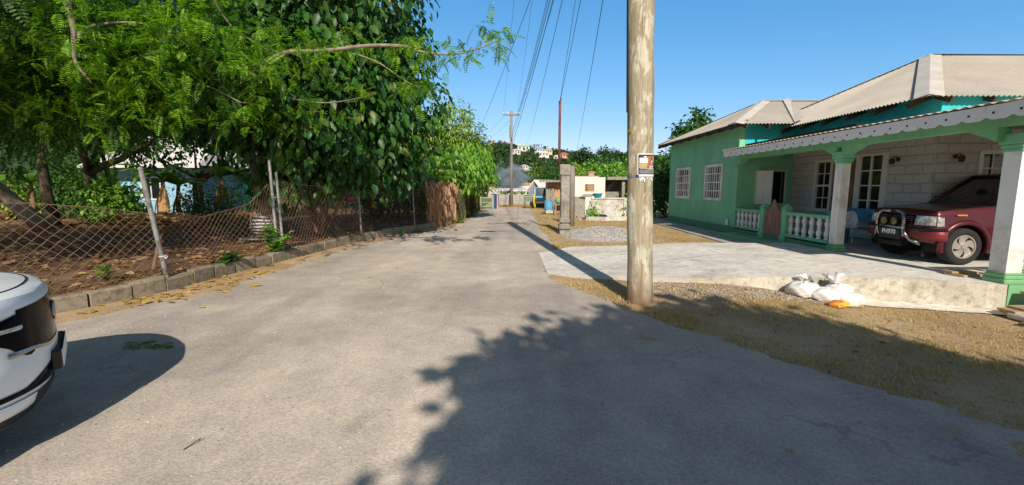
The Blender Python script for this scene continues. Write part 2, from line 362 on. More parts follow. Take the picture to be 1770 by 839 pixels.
    M['tyre']=simple('tyre_rubber',(.022,.021,.02,1),.85,.25,9,.3,60); M['tyredust']=simple('dusty_tyre',(.10,.09,.08,1),.9,.3,9,.2)
    t=NT('lamp_lens'); M['lens']=t.fin(t.ramp(t.noise(t.coord('Object',(1,1,1)),18,2),[(.4,(.35,.34,.30)),(.6,(.62,.60,.54))]),.15,None,.3,.7)
    t=NT('amber_lens'); M['amber']=t.fin((.55,.22,.03,1),.25)
    t=NT('spot_lens'); vo=t.n('TexVoronoi'); vo.inputs['Scale'].default_value=40; t.l(t.coord('Object'),vo.inputs['Vector']); M['spot']=t.fin(t.ramp(vo.outputs['Distance'],[(.2,(.62,.5,.06)),(.5,(.05,.05,.03))]),.2)
    M['sack']=simple('woven_sack',(.78,.77,.74,1),.75,.05,5,.5,60,bd=.01,dirt=(.50,.40,.28,1)); M['orange']=simple('orange_husk',(.62,.22,.03,1),.5,.3,9,.2,30); M['yellow']=simple('yellow_husk',(.62,.46,.04,1),.5,.2,9,.2,30)
    M['bluepaint']=simple('blue_bench_paint',(.05,.24,.38,1),.6,.2,4,.2); M['bluep']=simple('blue_plastic',(.03,.27,.50,1),.4,.1,4,0); M['drum']=simple('light_blue_drum',(.13,.42,.66,1),.4,.1,3,0)
    M['gravel']=simple('gravel_stone',(.46,.43,.39,1),.9,.3,9,.3); M['red']=simple('red_plastic',(.36,.07,.035,1),.5); M['yel']=simple('yellow_plastic',(.65,.48,.03,1),.5); M['pink']=simple('pink_plastic',(.65,.10,.28,1),.5); M['tealnet']=simple('teal_net',(.03,.35,.28,1),.6)
    M['paper']=simple('paper',(.78,.78,.76,1),.6,.04,9,0); M['ink']=simple('ink_dark',(.03,.03,.045,1),.6,.2,9,0); M['inkorange']=simple('ink_orange',(.55,.22,.09,1),.6,.5,25,0); M['inkyellow']=simple('ink_yellow',(.70,.50,.15,1),.6,.1,9,0); M['skin']=simple('printed_skin',(.25,.11,.06,1),.6); M['inkgrey']=simple('ink_grey',(.2,.2,.22,1),.6,.6,60,0); M['inkblue']=simple('ink_blue',(.02,.04,.18,1),.5,.1,9,0)
    # leaves
    M['lf_big']=leafmat('glossy_leaf',[(.014,.055,.012),(.03,.12,.018),(.05,.17,.025),(.09,.24,.035),(.02,.075,.02),(.04,.14,.02),(.03,.1,.02),(.05,.16,.03),(.03,.1,.02),(.04,.13,.02),(.16,.19,.03)],.42,.25,.36)
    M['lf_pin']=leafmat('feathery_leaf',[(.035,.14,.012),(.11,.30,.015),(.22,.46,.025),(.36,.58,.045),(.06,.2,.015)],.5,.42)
    M['lf_pin_shaded']=leafmat('feathery_leaf_shaded',[(.015,.06,.01),(.03,.11,.012),(.07,.2,.018),(.12,.28,.025),(.02,.08,.01)],.55,.35)  # same leaf darkened: canopy shade put into the colour
    M['lf_mango']=leafmat('mango_leaf',[(.10,.24,.02),(.2,.38,.03),(.3,.46,.05),(.42,.46,.06),(.14,.3,.03)],.42,.3)
    M['lf_bright']=leafmat('bright_leaf',[(.12,.32,.025),(.22,.46,.05),(.32,.54,.10),(.10,.28,.03)],.42,.35)
    M['lf_mid']=leafmat('mid_leaf',[(.025,.09,.015),(.05,.15,.02),(.09,.2,.03),(.035,.11,.02)],.5,.3)
    M['lf_dark']=leafmat('dark_leaf',[(.012,.04,.014),(.02,.06,.018),(.035,.085,.025)],.55,.2)
    M['lf_dry']=leafmat('dry_leaf',[(.30,.15,.06),(.52,.29,.13),(.70,.44,.22),(.2,.10,.05)],.7,.3)
    M['banana']=leafmat('banana_leaf',[(.16,.34,.04),(.24,.42,.07),(.12,.28,.04)],.4,.45)
    M['grass']=leafmat('grass_blade',[(.66,.46,.26),(.74,.55,.33),(.60,.43,.24),(.46,.38,.16),(.70,.50,.30),(.28,.35,.09)],.8,.3,.1)
    M['lf_gutter']=leafmat('gutter_leaf',[(.62,.36,.08),(.75,.52,.10),(.5,.26,.1),(.7,.45,.2),(.3,.16,.07)],.7,.3)
    M['yleaf']=leafmat('yellow_leaf',[(.75,.50,.05),(.85,.62,.08)],.6,.3)
    M['wood_far']=leafmat('far_foliage',[(.02,.055,.022),(.032,.08,.028),(.06,.12,.036),(.04,.085,.036),(.10,.15,.045)],.8,.15,.1)
    M['palm']=leafmat('palm_leaf',[(.20,.2,.06),(.14,.2,.05),(.26,.22,.09)],.5,.3)
mk_materials()
# ================================================================ SETTING
def smooth(x,a,b):
    t=min(1,max(0,(x-a)/(b-a))); return t*t*(3-2*t)
def vnoise(x,y):
    return (math.sin(x*1.7+y*.6)+math.sin(y*2.1-x*.9+1.3)+.5*math.sin(x*4.3+y*3.7)+.5*math.sin(x*6.1-y*5.3+2))/3
def zg(x,y):      # verge falls away in front of the raised slab
    z=-.26*smooth(x,3.4,6.0)*(1-smooth(y,6.9,8.6))*smooth(y,1.5,4.6)
    if x>1.6 and y>2.4: z+=.012*vnoise(x*2,y*2)
    return z
KP=[(-12.5,-2.5),(-9.5,1.0),(-7.4,3.4),(-6.35,4.6),(-5.74,5.29),(-5.26,6.52),(-5.17,7.59),(-4.97,8.85),(-4.80,10.42),(-4.43,12.52),(-3.96,14.49),(-3.25,16.49),(-2.62,19.5),(-2.45,22.7),(-2.33,30.9),(-2.3,34)]
def kerb_at(s):   # s in 0..len-1
    i=min(int(s),len(KP)-2); t=s-i
    p=[KP[max(0,i-1)],KP[i],KP[i+1],KP[min(len(KP)-1,i+2)]]
    o=[]
    for k in (0,1):
        a,b,c,d=[q[k] for q in p]
        o.append(.5*((2*b)+(-a+c)*t+(2*a-5*b+4*c-d)*t*t+(-a+3*b-3*c+d)*t**3))
    return o
KL=[kerb_at(i/20) for i in range(20*(len(KP)-1)+1)]
def kerb_x(y):
    for a,b in zip(KL,KL[1:]):
        if a[1]<=y<=b[1]: return a[0]+(b[0]-a[0])*(y-a[1])/(b[1]-a[1]+1e-9)
    return KL[0][0] if y<KL[0][1] else KL[-1][0]
def fence_pt(y,off=.1): return kerb_x(y)-off
YZ=.215
# ground sheet
xs=sorted({*np.round(np.arange(-3,10.01,.18),3),*np.round(np.arange(-40,-3,4),2),*np.round(np.arange(10,60,4),2),*[-900,-500,-250,-120,-70,80,130,260,500,900]})
ys=sorted({*np.round(np.arange(1.2,30.01,.25),3),*np.round(np.arange(-30,1.2,3),2),*np.round(np.arange(32,80,4),2),*[-300,-120,-60,95,130,200,350,700,1500]})
m=MB(); vs=[(x,y,zg(x,y)) for y in ys for x in xs]; nx=len(xs)
m.add(vs,[(j*nx+i,j*nx+i+1,(j+1)*nx+i+1,(j+1)*nx+i) for j in range(len(ys)-1) for i in range(nx-1)])
obj('ground',m,M['earth'],kind='structure',smooth=True)
# road
RR=[(9,-6),(6.6,-1.5),(5.0,1.0),(4.1,2.0),(3.35,2.68),(2.63,3.69),(1.85,5.0),(1.35,6.1),(.78,7.2),(.62,8.2),(.75,9.4),(1.0,10.5),(1.12,12),(1.15,14),(1.1,16),(1.15,19),(1.25,25),(1.4,32),(1.5,36.2)]
def poly_at(P,y):
    for a,b in zip(P,P[1:]):
        if a[1]<=y<=b[1]: return a[0]+(b[0]-a[0])*(y-a[1])/(b[1]-a[1])
    return P[-1][0]
m=MB(); rows=[]; yy=list(np.arange(-5.9,12,.06))+list(np.arange(12,36.2,.3)); vs=[]
for y in yy:
    xr=poly_at(RR,y)+.05*vnoise(y*6,3)+.09*vnoise(y*1.9,9)+.03*vnoise(y*19,1)+random.uniform(-.035,.035)
    xl=kerb_x(y)+.04 if y>2 else -14-y*.2
    if y>16: xl+=.25+.12*vnoise(y*2,4)
    N=14
    for k in range(N+1):
        x=xl+(xr-xl)*k/N; vs.append((x,y,zg(x,y)+.006))
for j in range(len(yy)-1):
    for k in range(14): m.f.append((j*15+k,j*15+k+1,(j+1)*15+k+1,(j+1)*15+k)); m.m.append(0)
m.v=vs; obj('road',m,M['asphalt'],kind='structure',smooth=True)
# left yard soil sheet
m=MB(); vs=[]; cols=26
xo=[0,.3,.8,1.5,2.3,3.2,4.2,5.4,6.8,8.4,10,12,14,16,19,22,25,29,33,38,45,55,70,90,120,160]
KS=KL[::3]
for (x,y) in KS+[(-2.3,60)]:
    for k,d in enumerate(xo):
        X=x-.12-d; z=YZ-.02 if k==0 else YZ+.05*vnoise(X*.9,y*.9)*min(1,d)+.02*vnoise(X*4,y*4)*min(1,d)
        vs.append((X,y,z))
m.v=vs; n=len(xo)
m.f=[(j*n+k,(j+1)*n+k,(j+1)*n+k+1,j*n+k+1) for j in range(len(KS)) for k in range(n-1)]; m.m=[0]*len(m.f)
obj('yard_soil',m,M['soil'],kind='structure',smooth=True)
# kerb of concrete blocks
m=MB(); s=60; 
def offp(i,d):
    a=KL[max(0,i-1)]; b=KL[min(len(KL)-1,i+1)]; tx,ty=b[0]-a[0],b[1]-a[1]; L=math.hypot(tx,ty); return KL[i][0]-ty/L*d, KL[i][1]+tx/L*d
i=22
while i<len(KL)-2:
    st=2
    L=0; j=i
    while j<len(KL)-2 and L<.46: L+=math.dist(KL[j],KL[j+1]); j+=1
    j=max(j,i+1)
    a=offp(i,0); b=offp(j,0); a2=offp(i,.2); b2=offp(j,.2)
    h=YZ+.03+random.uniform(-.02,.02); dz=random.uniform(-.02,.02); sh=random.uniform(-.022,.022); g=random.uniform(.006,.018); q=random.uniform(.015,.04)
    def P(p,r,t): return (p[0]+(r[0]-p[0])*t,p[1]+(r[1]-p[1])*t)
    A,B=P(a,b,g/.46),P(b,a,g/.46); A2,B2=P(a2,b2,g/.46),P(b2,a2,g/.46)
    A=(A[0]+sh,A[1]); B=(B[0]+sh,B[1])
    Ai,Bi=P(A,A2,.1),P(B,B2,.1)
    m.add([(*A,-.05),(*B,-.05),(*B2,-.05),(*A2,-.05),(*A,h-q),(*B,h-q+dz),(*B2,h+dz),(*A2,h),(*Ai,h),(*Bi,h+dz)],
        [(0,1,5,4),(4,5,9,8),(8,9,6,7),(1,2,6,9,5),(2,3,7,6),(3,0,4,8,7)])
    i=j
obj('kerb',m,M['kerb'],kind='structure')
# dirt drift along kerb foot
m=MB(); vs=[]
kk=[k for k in KL if 4<k[1]<17]
for (x,y) in kk:
    w=.45+.3*vnoise(y*2.3,1)+(.25 if y<9 else 0)
    w=max(.12,w)
    vs+=[(x+.005,y,.035),(x+w*.35,y,.024),(x+w*.7,y,.014),(x+w,y,.0)]
m.v=vs; m.f=[(j*4+k,j*4+k+1,(j+1)*4+k+1,(j+1)*4+k) for j in range(len(kk)-1) for k in range(3)]; m.m=[0]*len(m.f)
obj('dirt_edge',m,M['earth'],kind='structure',smooth=True)
# concrete slab / driveway
SF=[(.66,8.0),(1.2,7.62),(2.5,7.32),(3.6,7.15),(4.85,7.0),(6.28,6.89),(6.9,6.62),(7.43,6.42)]; SBk=[(.72,10.6),(1.6,11.7),(2.5,11.55),(3.6,11.5),(4.85,11.5),(6.28,11.45),(6.9,11.45),(7.43,11.45)]
def slab_z(x): return .012+.138*smooth(x,.9,5.2)
m=MB(); vs=[]; NX=60; NY=16
for i in range(NX+1):
    x=.66+(7.43-.66)*i/NX
    f=np.interp(x,[p[0] for p in SF],[p[1] for p in SF])+.025*vnoise(x*6,2)+random.uniform(-.012,.012); b=np.interp(x,[p[0] for p in SBk],[p[1] for p in SBk])+.05*vnoise(x*4,7)
    z=slab_z(x)
    for k in range(NY+1): vs.append((x,f+(b-f)*k/NY,z+.004*vnoise(x*2,k)))
    vs.append((x,f-.01,zg(x,f)-.08))
n=NY+2
for i in range(NX):
    for k in range(NY): m.f.append((i*n+k,(i+1)*n+k,(i+1)*n+k+1,i*n+k+1))
    m.f.append((i*n+NY+1,(i+1)*n+NY+1,(i+1)*n,i*n))
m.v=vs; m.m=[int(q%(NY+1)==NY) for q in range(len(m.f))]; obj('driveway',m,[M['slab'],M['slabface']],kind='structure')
m=MB(); m.box(7.432,16,6.43,9.64,-.3,.152); m.box(7.432,9.19,9.64,11.88,-.1,.152); obj('carport_floor',m,M['slab'],kind='structure')
# footing strip below slab edge
m=MB(); vs=[]
for i in range(31):
    x=5.2+i*.16; y=np.interp(x,[p[0] for p in SF]+[16],[p[1] for p in SF]+[6.42])
    z=zg(x,y-.25)+.018
    vs+=[(x,y+.05,z+.02),(x,y-.35-.06*vnoise(x*3,1),z)]
m.v=vs; m.f=[(2*i,2*i+1,2*i+3,2*i+2) for i in range(30)]; m.m=[0]*30
obj('footing_strip',m,M['slab'],kind='structure')
# side path along green wall
m=MB(); m.add([(6.1,11.6,.03),(7.38,11.6,.03),(7.38,24,.045),(6.5,24,.045),(6.1,11.6,-.05),(7.38,11.6,-.05),(7.38,24,-.05),(6.5,24,-.05)],[(0,1,2,3),(4,5,1,0),(7,4,0,3)])
obj('side_path',m,M['path'],kind='structure')
# hills: far one with houses, nearer wooded one
def hill_far(x,y):
    r=np.interp(x,[-260,-150,-70,-40,-20,0,22,45,80,150,300],[54,42,33,26,22.5,21,18,13.5,11,10,9])
    return r*smooth(y,70,235)*1.0
def hill_near(x,y):
    r=np.interp(x,[5,13,17,21,26,32,40,60,100],[0,2.6,5.0,6.6,7.0,6.4,5.2,5,6])
    return r*smooth(y,60,98)
def sheet(fn,x0,x1,y0,y1,nx,ny):
    m=MB(); X=np.linspace(x0,x1,nx); Y=np.linspace(y0,y1,ny)
    m.v=[(x,y,fn(x,y)+(.6*vnoise(x*.15,y*.15) if y>y0+5 else -.3)) for y in Y for x in X]
    m.f=[(j*nx+i,j*nx+i+1,(j+1)*nx+i+1,(j+1)*nx+i) for j in range(ny-1) for i in range(nx-1)]; m.m=[0]*len(m.f); return m
t=NT('hill_scrub'); v=t.coord('Object'); M['hill']=t.fin(t.ramp(t.noise(v,.12,6,.7),[(.3,(.02,.045,.02)),(.6,(.045,.075,.03)),(.75,(.12,.11,.06))]),1,None,0,.1)
obj('far_hill',sheet(hill_far,-300,320,68,300,90,40),M['hill'],kind='structure',smooth=True)
obj('wooded_hill',sheet(hill_near,6,110,56,125,60,30),M['hill'],kind='structure',smooth=True)
# ================================================================ LEAF TEMPLATES
def leaf_t(w=.25,fold=.06,droop=.1):   # length 1 along +Y, normal +Z
    v=[(0,0,0),(-w*.85,.3,fold),(0,.32,0),(w*.85,.3,fold),(-w*.8,.68,fold-droop*.4),(0,.7,-droop*.5),(w*.8,.68,fold-droop*.4),(0,1,-droop)]
    return v,[(0,2,1),(0,3,2),(1,2,5,4),(2,3,6,5),(4,5,7),(5,6,7)]
LEAF=leaf_t(.30,.07,.2); LEAFN=leaf_t(.19,.04,.25); QUAD=([(0,0,0),(-.3,.5,.05),(0,1,0),(.3,.5,.05)],[(0,3,2,1)])
def pinnate(n=10,w=.10):
    v=[];f=[]
    for k in range(n):
        t=.12+.86*k/(n-1); L=.26*math.sin(PI*(.18+.72*t)); z=-.35*t*t
        for s in (-1,1):
            b=len(v); d=.12
            v+=[(0,t,z),(s*L*.55,t-.035+.03,z+.012),(s*L,t+.06,z-.03),(s*L*.5,t+.05+.03,z+.012)]
            f.append((b,b+1,b+2,b+3) if s>0 else (b,b+3,b+2,b+1))
    b=len(v); v+=[(-.006,0,0),(.006,0,0),(.006,1,-.35),(-.006,1,-.35)]; f.append((b,b+1,b+2,b+3))
    return v,f
PIN=pinnate()
def frames(T,Nn):     # tip dir T (N,3), approximate normal Nn -> rotation matrices with columns side, tip, normal
    T=T/np.linalg.norm(T,axis=1,keepdims=True); S=np.cross(T,Nn); S/=np.linalg.norm(S,axis=1,keepdims=True)+1e-9
    Z=np.cross(S,T); return np.stack([S,T,Z],axis=2)
def crown(blobs,n,tmpl,size,clump=.35,per=14,droop=.5,out=.6,rand=.6,shell=.55,nb=None,keep=None,jit=.35):
    """leaves gathered in clumps through the volume of several ellipsoids"""
    nb=nb or NB(); vol=np.array([b[3]*b[4]*b[5] for b in blobs])**(2/3); nC=n//per
    for b,w in zip(blobs,vol/vol.sum()):
        k=max(3,int(nC*w)); d=rng.normal(size=(k,3)); d/=np.linalg.norm(d,axis=1,keepdims=True)
        r=shell+(1-shell)*rng.random(k)**.6; inner=rng.random(k)<.18; r[inner]*=rng.random(inner.sum())*.8
        lump=1+.16*np.sin(d[:,0]*5+b[0]*3)*np.cos(d[:,2]*6+b[1])+.1*np.sin(d[:,1]*9+d[:,0]*7)
        c=np.array(b[:3])+d*(r*lump)[:,None]*np.array(b[3:6])
        if keep is not None:
            kk=keep(c); c=c[kk]; d=d[kk]; k=len(c)
        if k==0: continue
        q=rng.normal(size=(k,per,3))*clump*rng.uniform(.6,1.3,(k,1,1)); P=(c[:,None,:]+q).reshape(-1,3); D=np.repeat(d,per,0)
        q=q.reshape(-1,3); qn=q/(np.linalg.norm(q,axis=1,keepdims=True)+1e-6)
        T=D*out*.5+qn*out+np.array([0,0,-droop])+rng.normal(size=P.shape)*rand*.5
        Nn=D*.6+np.array([0,0,.8])+rng.normal(size=P.shape)*.45
        nb.scatter(*tmpl,P,frames(T,Nn),size*rng.uniform(1-jit,1+jit,len(P)))
    return nb
def bend(p0,p1,n=8,amp=.15,sag=0):
    p0=Vector(p0); p1=Vector(p1); L=(p1-p0).length; a=Vector((random.uniform(-1,1),random.uniform(-1,1),random.uniform(-.4,.4)))*amp*L*.5; o=[]
    for i in range(n+1):
        t=i/n; o.append(p0.lerp(p1,t)+a*math.sin(PI*t)+Vector((0,0,-sag*L*math.sin(PI*t)))+Vector([random.uniform(-1,1)*.012*L for _ in range(3)])*(0<i<n))
    return o
def taper(r0,r1,n): return [r0+(r1-r0)*i/n for i in range(n+1)]
def trunk_mb(base,fork,targets,r0=.15,r1=.1,rt=.015,m=None):
    m=m or MB(); p=bend(base,fork,6,.1); R=taper(r0,r1,6); R[0]=r0*1.35; m.tube(p,R,10)
    for tg in targets:
        s=p[random.choice([-1,-2,-1])]; q=bend(s,tg,7,.22); m.tube(q,taper(r1*.75,rt,7),7)
        for _ in range(2):
            a=q[random.randint(3,6)]; e=a+Vector((random.uniform(-1,1),random.uniform(-1,1),random.uniform(-.2,.8)))*.25*(Vector(tg)-s).length
            m.tube(bend(a,e,4,.2),taper(r1*.3,rt*.6,4),5)
    return m
def tree(name,label,cat,base,fork,blobs,n,tmpl,size,leaf,bark='bark',r0=.15,r1=.1,group=None,**kw):
    t=thing(name,label,cat,base,group)
    tg=[(b[0],b[1],b[2]) for b in blobs]+[(b[0]+random.uniform(-.6,.6)*b[3],b[1]+random.uniform(-.6,.6)*b[4],b[2]+.3*b[5]) for b in blobs]
    obj('trunk',trunk_mb(base,fork,tg,r0,r1),M[bark],t,smooth=True)
    obj('crown',crown(blobs,n,tmpl,size,**kw),M[leaf],t)
    return t
# ================================================================ GREEN HOUSE
def build_house():
    H=thing('house','green bungalow with corrugated hip roofs, white block porch wall and scalloped white fascia','house',(7.4,14.5,0))
    # -- walls
    w1=(18.3,19.75); w2=(15.55,16.85); wz=(1.18,2.40)
    m=MB(); m.wall('x',7.4,7.58,14.5,20.7,.28,3.72,[(w1[0],w1[1],*wz),(w2[0],w2[1],*wz)])
    obj('wall',m,M['green'],H,label='mid green wall facing the road with two barred windows')
    m=MB(); m.box(7.37,7.6,14.47,20.73,-.1,.30); obj('plinth',m,M['green_dark'],H)
    m=MB(); m.wall('y',14.5,14.68,7.582,9.2,.25,2.98,[(8.05,8.95,1.08,2.12)]); obj('wall',m,M['green'],H,label='green wall closing the porch')
    m=MB(); m.box(7.582,9.2,14.503,14.68,2.98,3.70); m.box(9.203,9.38,9.83,14.68,2.9,3.70); m.box(9.203,16,9.65,9.83,2.9,3.62); obj('wall',m,M['teal'],H,label='bright teal upper wall')
    m=MB(); m.box(7.582,16,20.52,20.7,-.1,3.6); m.box(15.8,16,9.83,20.5,-.1,3.6); obj('wall',m,M['green'],H)
    # block walls of porch
    wa=(12.68,13.35,.95,2.36); wb=(10.85,11.75,.28,2.42); 
    m=MB(); m.wall('x',9.2,9.38,9.65,14.5,.1,2.9,[wa,wb]); obj('wall',m,M['blockwall'],H,label='white rock faced block wall under the porch')
    m=MB(); m.wall('y',9.65,9.83,9.382,16,.1,2.9,[(10.2,11.05,1.35,2.35)]); obj('wall',m,M['blockwall'],H)
    m=MB(); m.box(7.6,15.8,14.7,20.5,.1,.2); m.box(9.4,15.8,9.85,14.7,.1,.2); m.box(7.6,15.7,9.9,20.4,2.95,3.0) ; obj('floor',m,M['dark'],H)
    # -- barred windows
    for (a,b) in (w1,w2):
        m=MB(); z0,z1=wz; X=7.36
        m.box(X,7.5,a-.04,a+.05,z0-.04,z1+.04); m.box(X,7.5,b-.05,b+.04,z0-.04,z1+.04); m.box(X+.003,7.5,a+.05,b-.05,z0-.04,z0+.05); m.box(X+.003,7.5,a+.05,b-.05,z1-.05,z1+.04)
        w=obj('window',m,M['white'],H)
        m=MB()
        for k in range(1,7):
            y=a+.02+(b-a-.04)*k/7; m.box(X+.02,X+.045,y-(.03 if k in(3,) else .016),y+(.03 if k in (3,) else .016),z0+.05,z1-.05)
        for k in range(1,4):
            z=z0+(z1-z0)*k/4; m.box(X+.005,X+.018,a+.05,b-.05,z-.018,z+.018)
        obj('window_bars',m,M['white'],w)
        m=MB(); m.box(7.50,7.51,a,b,z0,z1); obj('glass',m,M['glass'],w)
    # outlet box
    m=MB(); m.bbox(7.335,7.372,14.85,15.0,.33,.53,.008); obj('meter_box',m,M['white'],H)
    # -- shutter window in porch end wall
    m=MB(); 
    for bx in ((8.0,8.05,1.03,2.17),(8.95,9.0,1.03,2.17)): m.box(bx[0],bx[1],14.46,14.6,bx[2],bx[3])
    m.box(8.05,8.95,14.463,14.6,2.12,2.17); m.box(8.05,8.95,14.463,14.6,1.03,1.08)
    w=obj('window',m,M['offwhite'],H,label='open window with a white panelled shutter and red curtain')
    m=MB(); m.obox((8.17,14.25,1.6),.035,.48,1.08,rz=.63); 
    for z in (1.35,1.85):
        for k in (-.12,.12): m.obox((8.17-.012-k*math.sin(.63),14.25-.010+k*math.cos(.63),z),.03,.18,.34,rz=.63)
    obj('shutter',m,M['offwhite'],w)
    m=MB(); vs=[]
    for i in range(25):
        x=8.07+.5*i/24; y=14.72+.03*math.sin(i*1.3); vs+=[(x,y,1.05),(x,y,2.12)]
    m.v=vs; m.f=[(2*i,2*i+2,2*i+3,2*i+1) for i in range(24)]; m.m=[0]*24; obj('curtain',m,M['curtain'],w)
    m=MB(); m.box(8.0,9.0,15.3,15.32,1.0,2.2); obj('dark_room',m,M['dark'],w)
    # -- sash windows in block wall
    def sash(axis,t,a,b,z0,z1,cols,rows,label=None,halves=1):
        m=MB(); P=(lambda a0,a1,zz0,zz1,d0,d1:m.box(t+d0,t+d1,a0,a1,zz0,zz1)) if axis=='x' else (lambda a0,a1,zz0,zz1,d0,d1:m.box(a0,a1,t+d0,t+d1,zz0,zz1))
        P(a-.06,a+.03,z0-.05,z1+.05,-.03,.06); P(b-.03,b+.06,z0-.05,z1+.05,-.03,.06); P(a+.03,b-.03,z1-.03,z1+.05,-.027,.06); P(a+.03,b-.03,z0-.05,z0+.03,-.027,.06)
        w=obj('window',m,M['offwhite'],H,label=label); m=MB()
        P=(lambda a0,a1,zz0,zz1,d0,d1:m.box(t+d0,t+d1,a0,a1,zz0,zz1)) if axis=='x' else (lambda a0,a1,zz0,zz1,d0,d1:m.box(a0,a1,t+d0,t+d1,zz0,zz1))
        for k in range(1,cols): x=a+(b-a)*k/cols; P(x-.012,x+.012,z0+.03,z1-.03,.012,.03)
        for k in range(1,rows): z=z0+(z1-z0)*k/rows; P(a+.03,b-.03,z-(.03 if k==rows//2 else .012),z+(.03 if k==rows//2 else .012),.0,.012)
        obj('glazing_bars',m,M['offwhite'],w); m=MB()
        P=(lambda a0,a1,zz0,zz1,d0,d1:m.box(t+d0,t+d1,a0,a1,zz0,zz1)) if axis=='x' else (lambda a0,a1,zz0,zz1,d0,d1:m.box(a0,a1,t+d0,t+d1,zz0,zz1))
        P(a,b,z0,z1,.04,.05); obj('glass',m,M['glass'],w)
    sash('x',9.2,12.72,13.35,.95,2.36,2,4)
    m=MB(); m.box(9.17,9.21,11.86,12.62,.26,2.36)
    for z0,z1 in ((.4,.95),(1.1,1.6),(1.72,2.22)):
        for y0,y1 in ((11.94,12.2),(12.28,12.54)): m.bbox(9.15,9.172,y0,y1,z0,z1,.008)
    obj('door',m,M['barkred'],H,label='dark brown panelled door beside the sash window')
    # glazed door leaf, beside dark door
    m=MB(); m.box(9.16,9.24,10.80,10.87,.25,2.46); m.box(9.16,9.24,11.73,11.80,.25,2.46); m.box(9.163,9.24,10.87,11.73,2.40,2.46); m.box(9.163,9.22,10.87,11.73,.26,.9); m.box(9.163,9.22,10.87,10.97,.9,2.4); m.box(9.163,9.22,11.63,11.73,.9,2.4); m.box(9.163,9.22,11.27,11.33,.9,2.4)
    for z in (1.27,1.65,2.03): m.box(9.168,9.215,10.97,11.63,z-.015,z+.015)
    d=obj('door',m,M['offwhite'],H,label='white glazed door behind the bench'); m=MB(); m.box(9.20,9.21,10.87,11.73,.9,2.4); obj('glass',m,M['glass'],d)
    sash('y',9.65,10.2,11.05,1.35,2.35,3,3)
    # wall lamps
    for (x,y,ax) in ((9.2,10.55,'x'),(9.62,9.65,'y')):
        m=MB(); 
        if ax=='x': m.lathe([(.0,0),(.05,0),(.05,.02),(.015,.03)],(x-.03,y,2.27),10,'x'); m.tube([(x,y,2.27),(x-.1,y,2.33),(x-.16,y,2.28)],.012,6); c=(x-.16,y,2.2)
        else: m.lathe([(0,0),(.05,0),(.05,.02),(.015,.03)],(x,y-.03,2.27),10,'y'); m.tube([(x,y,2.27),(x,y-.1,2.33),(x,y-.16,2.28)],.012,6); c=(x,y-.16,2.2)
        m.lathe([(.03,.09),(.06,.05),(.05,-.04),(.02,-.06)],c,10); obj('wall_lamp',m,M['darkwood'],H)
    # -- porch floor, low wall
    m=MB(); m.box(7.36,7.58,10.10,14.49,-.05,.25); m.box(7.58,9.19,11.9,14.49,-.05,.25); obj('porch_floor',m,M['green_dark'],H)
    def railing(axis,t,a,b,zb,zt,mat_b,n,mats=None):
        m=MB(); B=(lambda d0,d1,a0,a1,z0,z1:m.bbox(t+d0,t+d1,a0,a1,z0,z1,.012)) if axis=='x' else (lambda d0,d1,a0,a1,z0,z1:m.bbox(a0,a1,t+d0,t+d1,z0,z1,.012))
        B(-.1,.1,a,b,zt-.08,zt); B(-.09,.09,a,b,zb-.07,zb)
        r=obj('railing',m,M['green'],H)
        h=zt-.08-zb; prof=[(.045,0),(.045,.05*h),(.028,.09*h),(.05,.18*h),(.058,.28*h),(.045,.40*h),(.03,.46*h),(.042,.49*h),(.042,.53*h),(.03,.56*h),(.045,.63*h),(.055,.75*h),(.05,.83*h),(.028,.9*h),(.045,.94*h),(.045,h)]
        prof=[(q*1.15,z) for q,z in prof]
        for k in range(n):
            y=a+(b-a)*(k+.5)/n; c=(t,y,zb) if axis=='x' else (y,t,zb)
            mm=MB(); mm.lathe(prof,c,14); obj('baluster',mm,mat_b if not mats else mats[k%len(mats)],r,smooth=True,auto=50)
    railing('x',7.46,13.02,14.47,.36,.93,M['white'],6)
    railing('x',7.46,10.16,11.78,.36,.95,M['white'],6)
    railing('y',6.62,7.75,10.2,.42,.98,M['white'],10,[M['white'],M['purple']])
    for y in (12.9,11.86):       # gate posts with pyramid caps
        m=MB(); m.bbox(7.37,7.55,y-.09,y+.09,.05,1.02,.01); m.bbox(7.34,7.58,y-.12,y+.12,.05,.3,.02); m.add([(7.34,y-.12,1.02),(7.58,y-.12,1.02),(7.58,y+.12,1.02),(7.34,y+.12,1.02),(7.46,y,1.17)],[(0,1,4),(1,2,4),(2,3,4),(3,0,4),(3,2,1,0)]); obj('gate_post',m,M['green'],H)
    m=MB(); n=9; y0=11.98; y1=12.78
    for k in range(n):
        a=y0+(y1-y0)*k/n; b=a+(y1-y0)/n-.008; t=(k+.5)/n; top=.93+.36*math.exp(-((t-.5)/.17)**2)+.05*(abs(t-.5)/.5)**2
        t2=lambda q:.93+.36*math.exp(-(((q-y0)/(y1-y0)-.5)/.17)**2)+.05*(abs((q-y0)/(y1-y0)-.5)/.5)**2
        z0=.18+random.uniform(0,.02); m.prism([(a,z0),(b,z0),(b,t2(b)),(a,t2(a))],7.40+random.uniform(-.004,.004),7.425,'x')
    m.box(7.426,7.46,y0,y1,.35,.43); m.box(7.426,7.46,y0,y1,.78,.86); obj('gate',m,M['gatewood'],H)
    m=MB(); m.bbox(6.82,7.34,10.6,14.3,-.03,.15,.02); obj('step',m,M['green_light'],H)
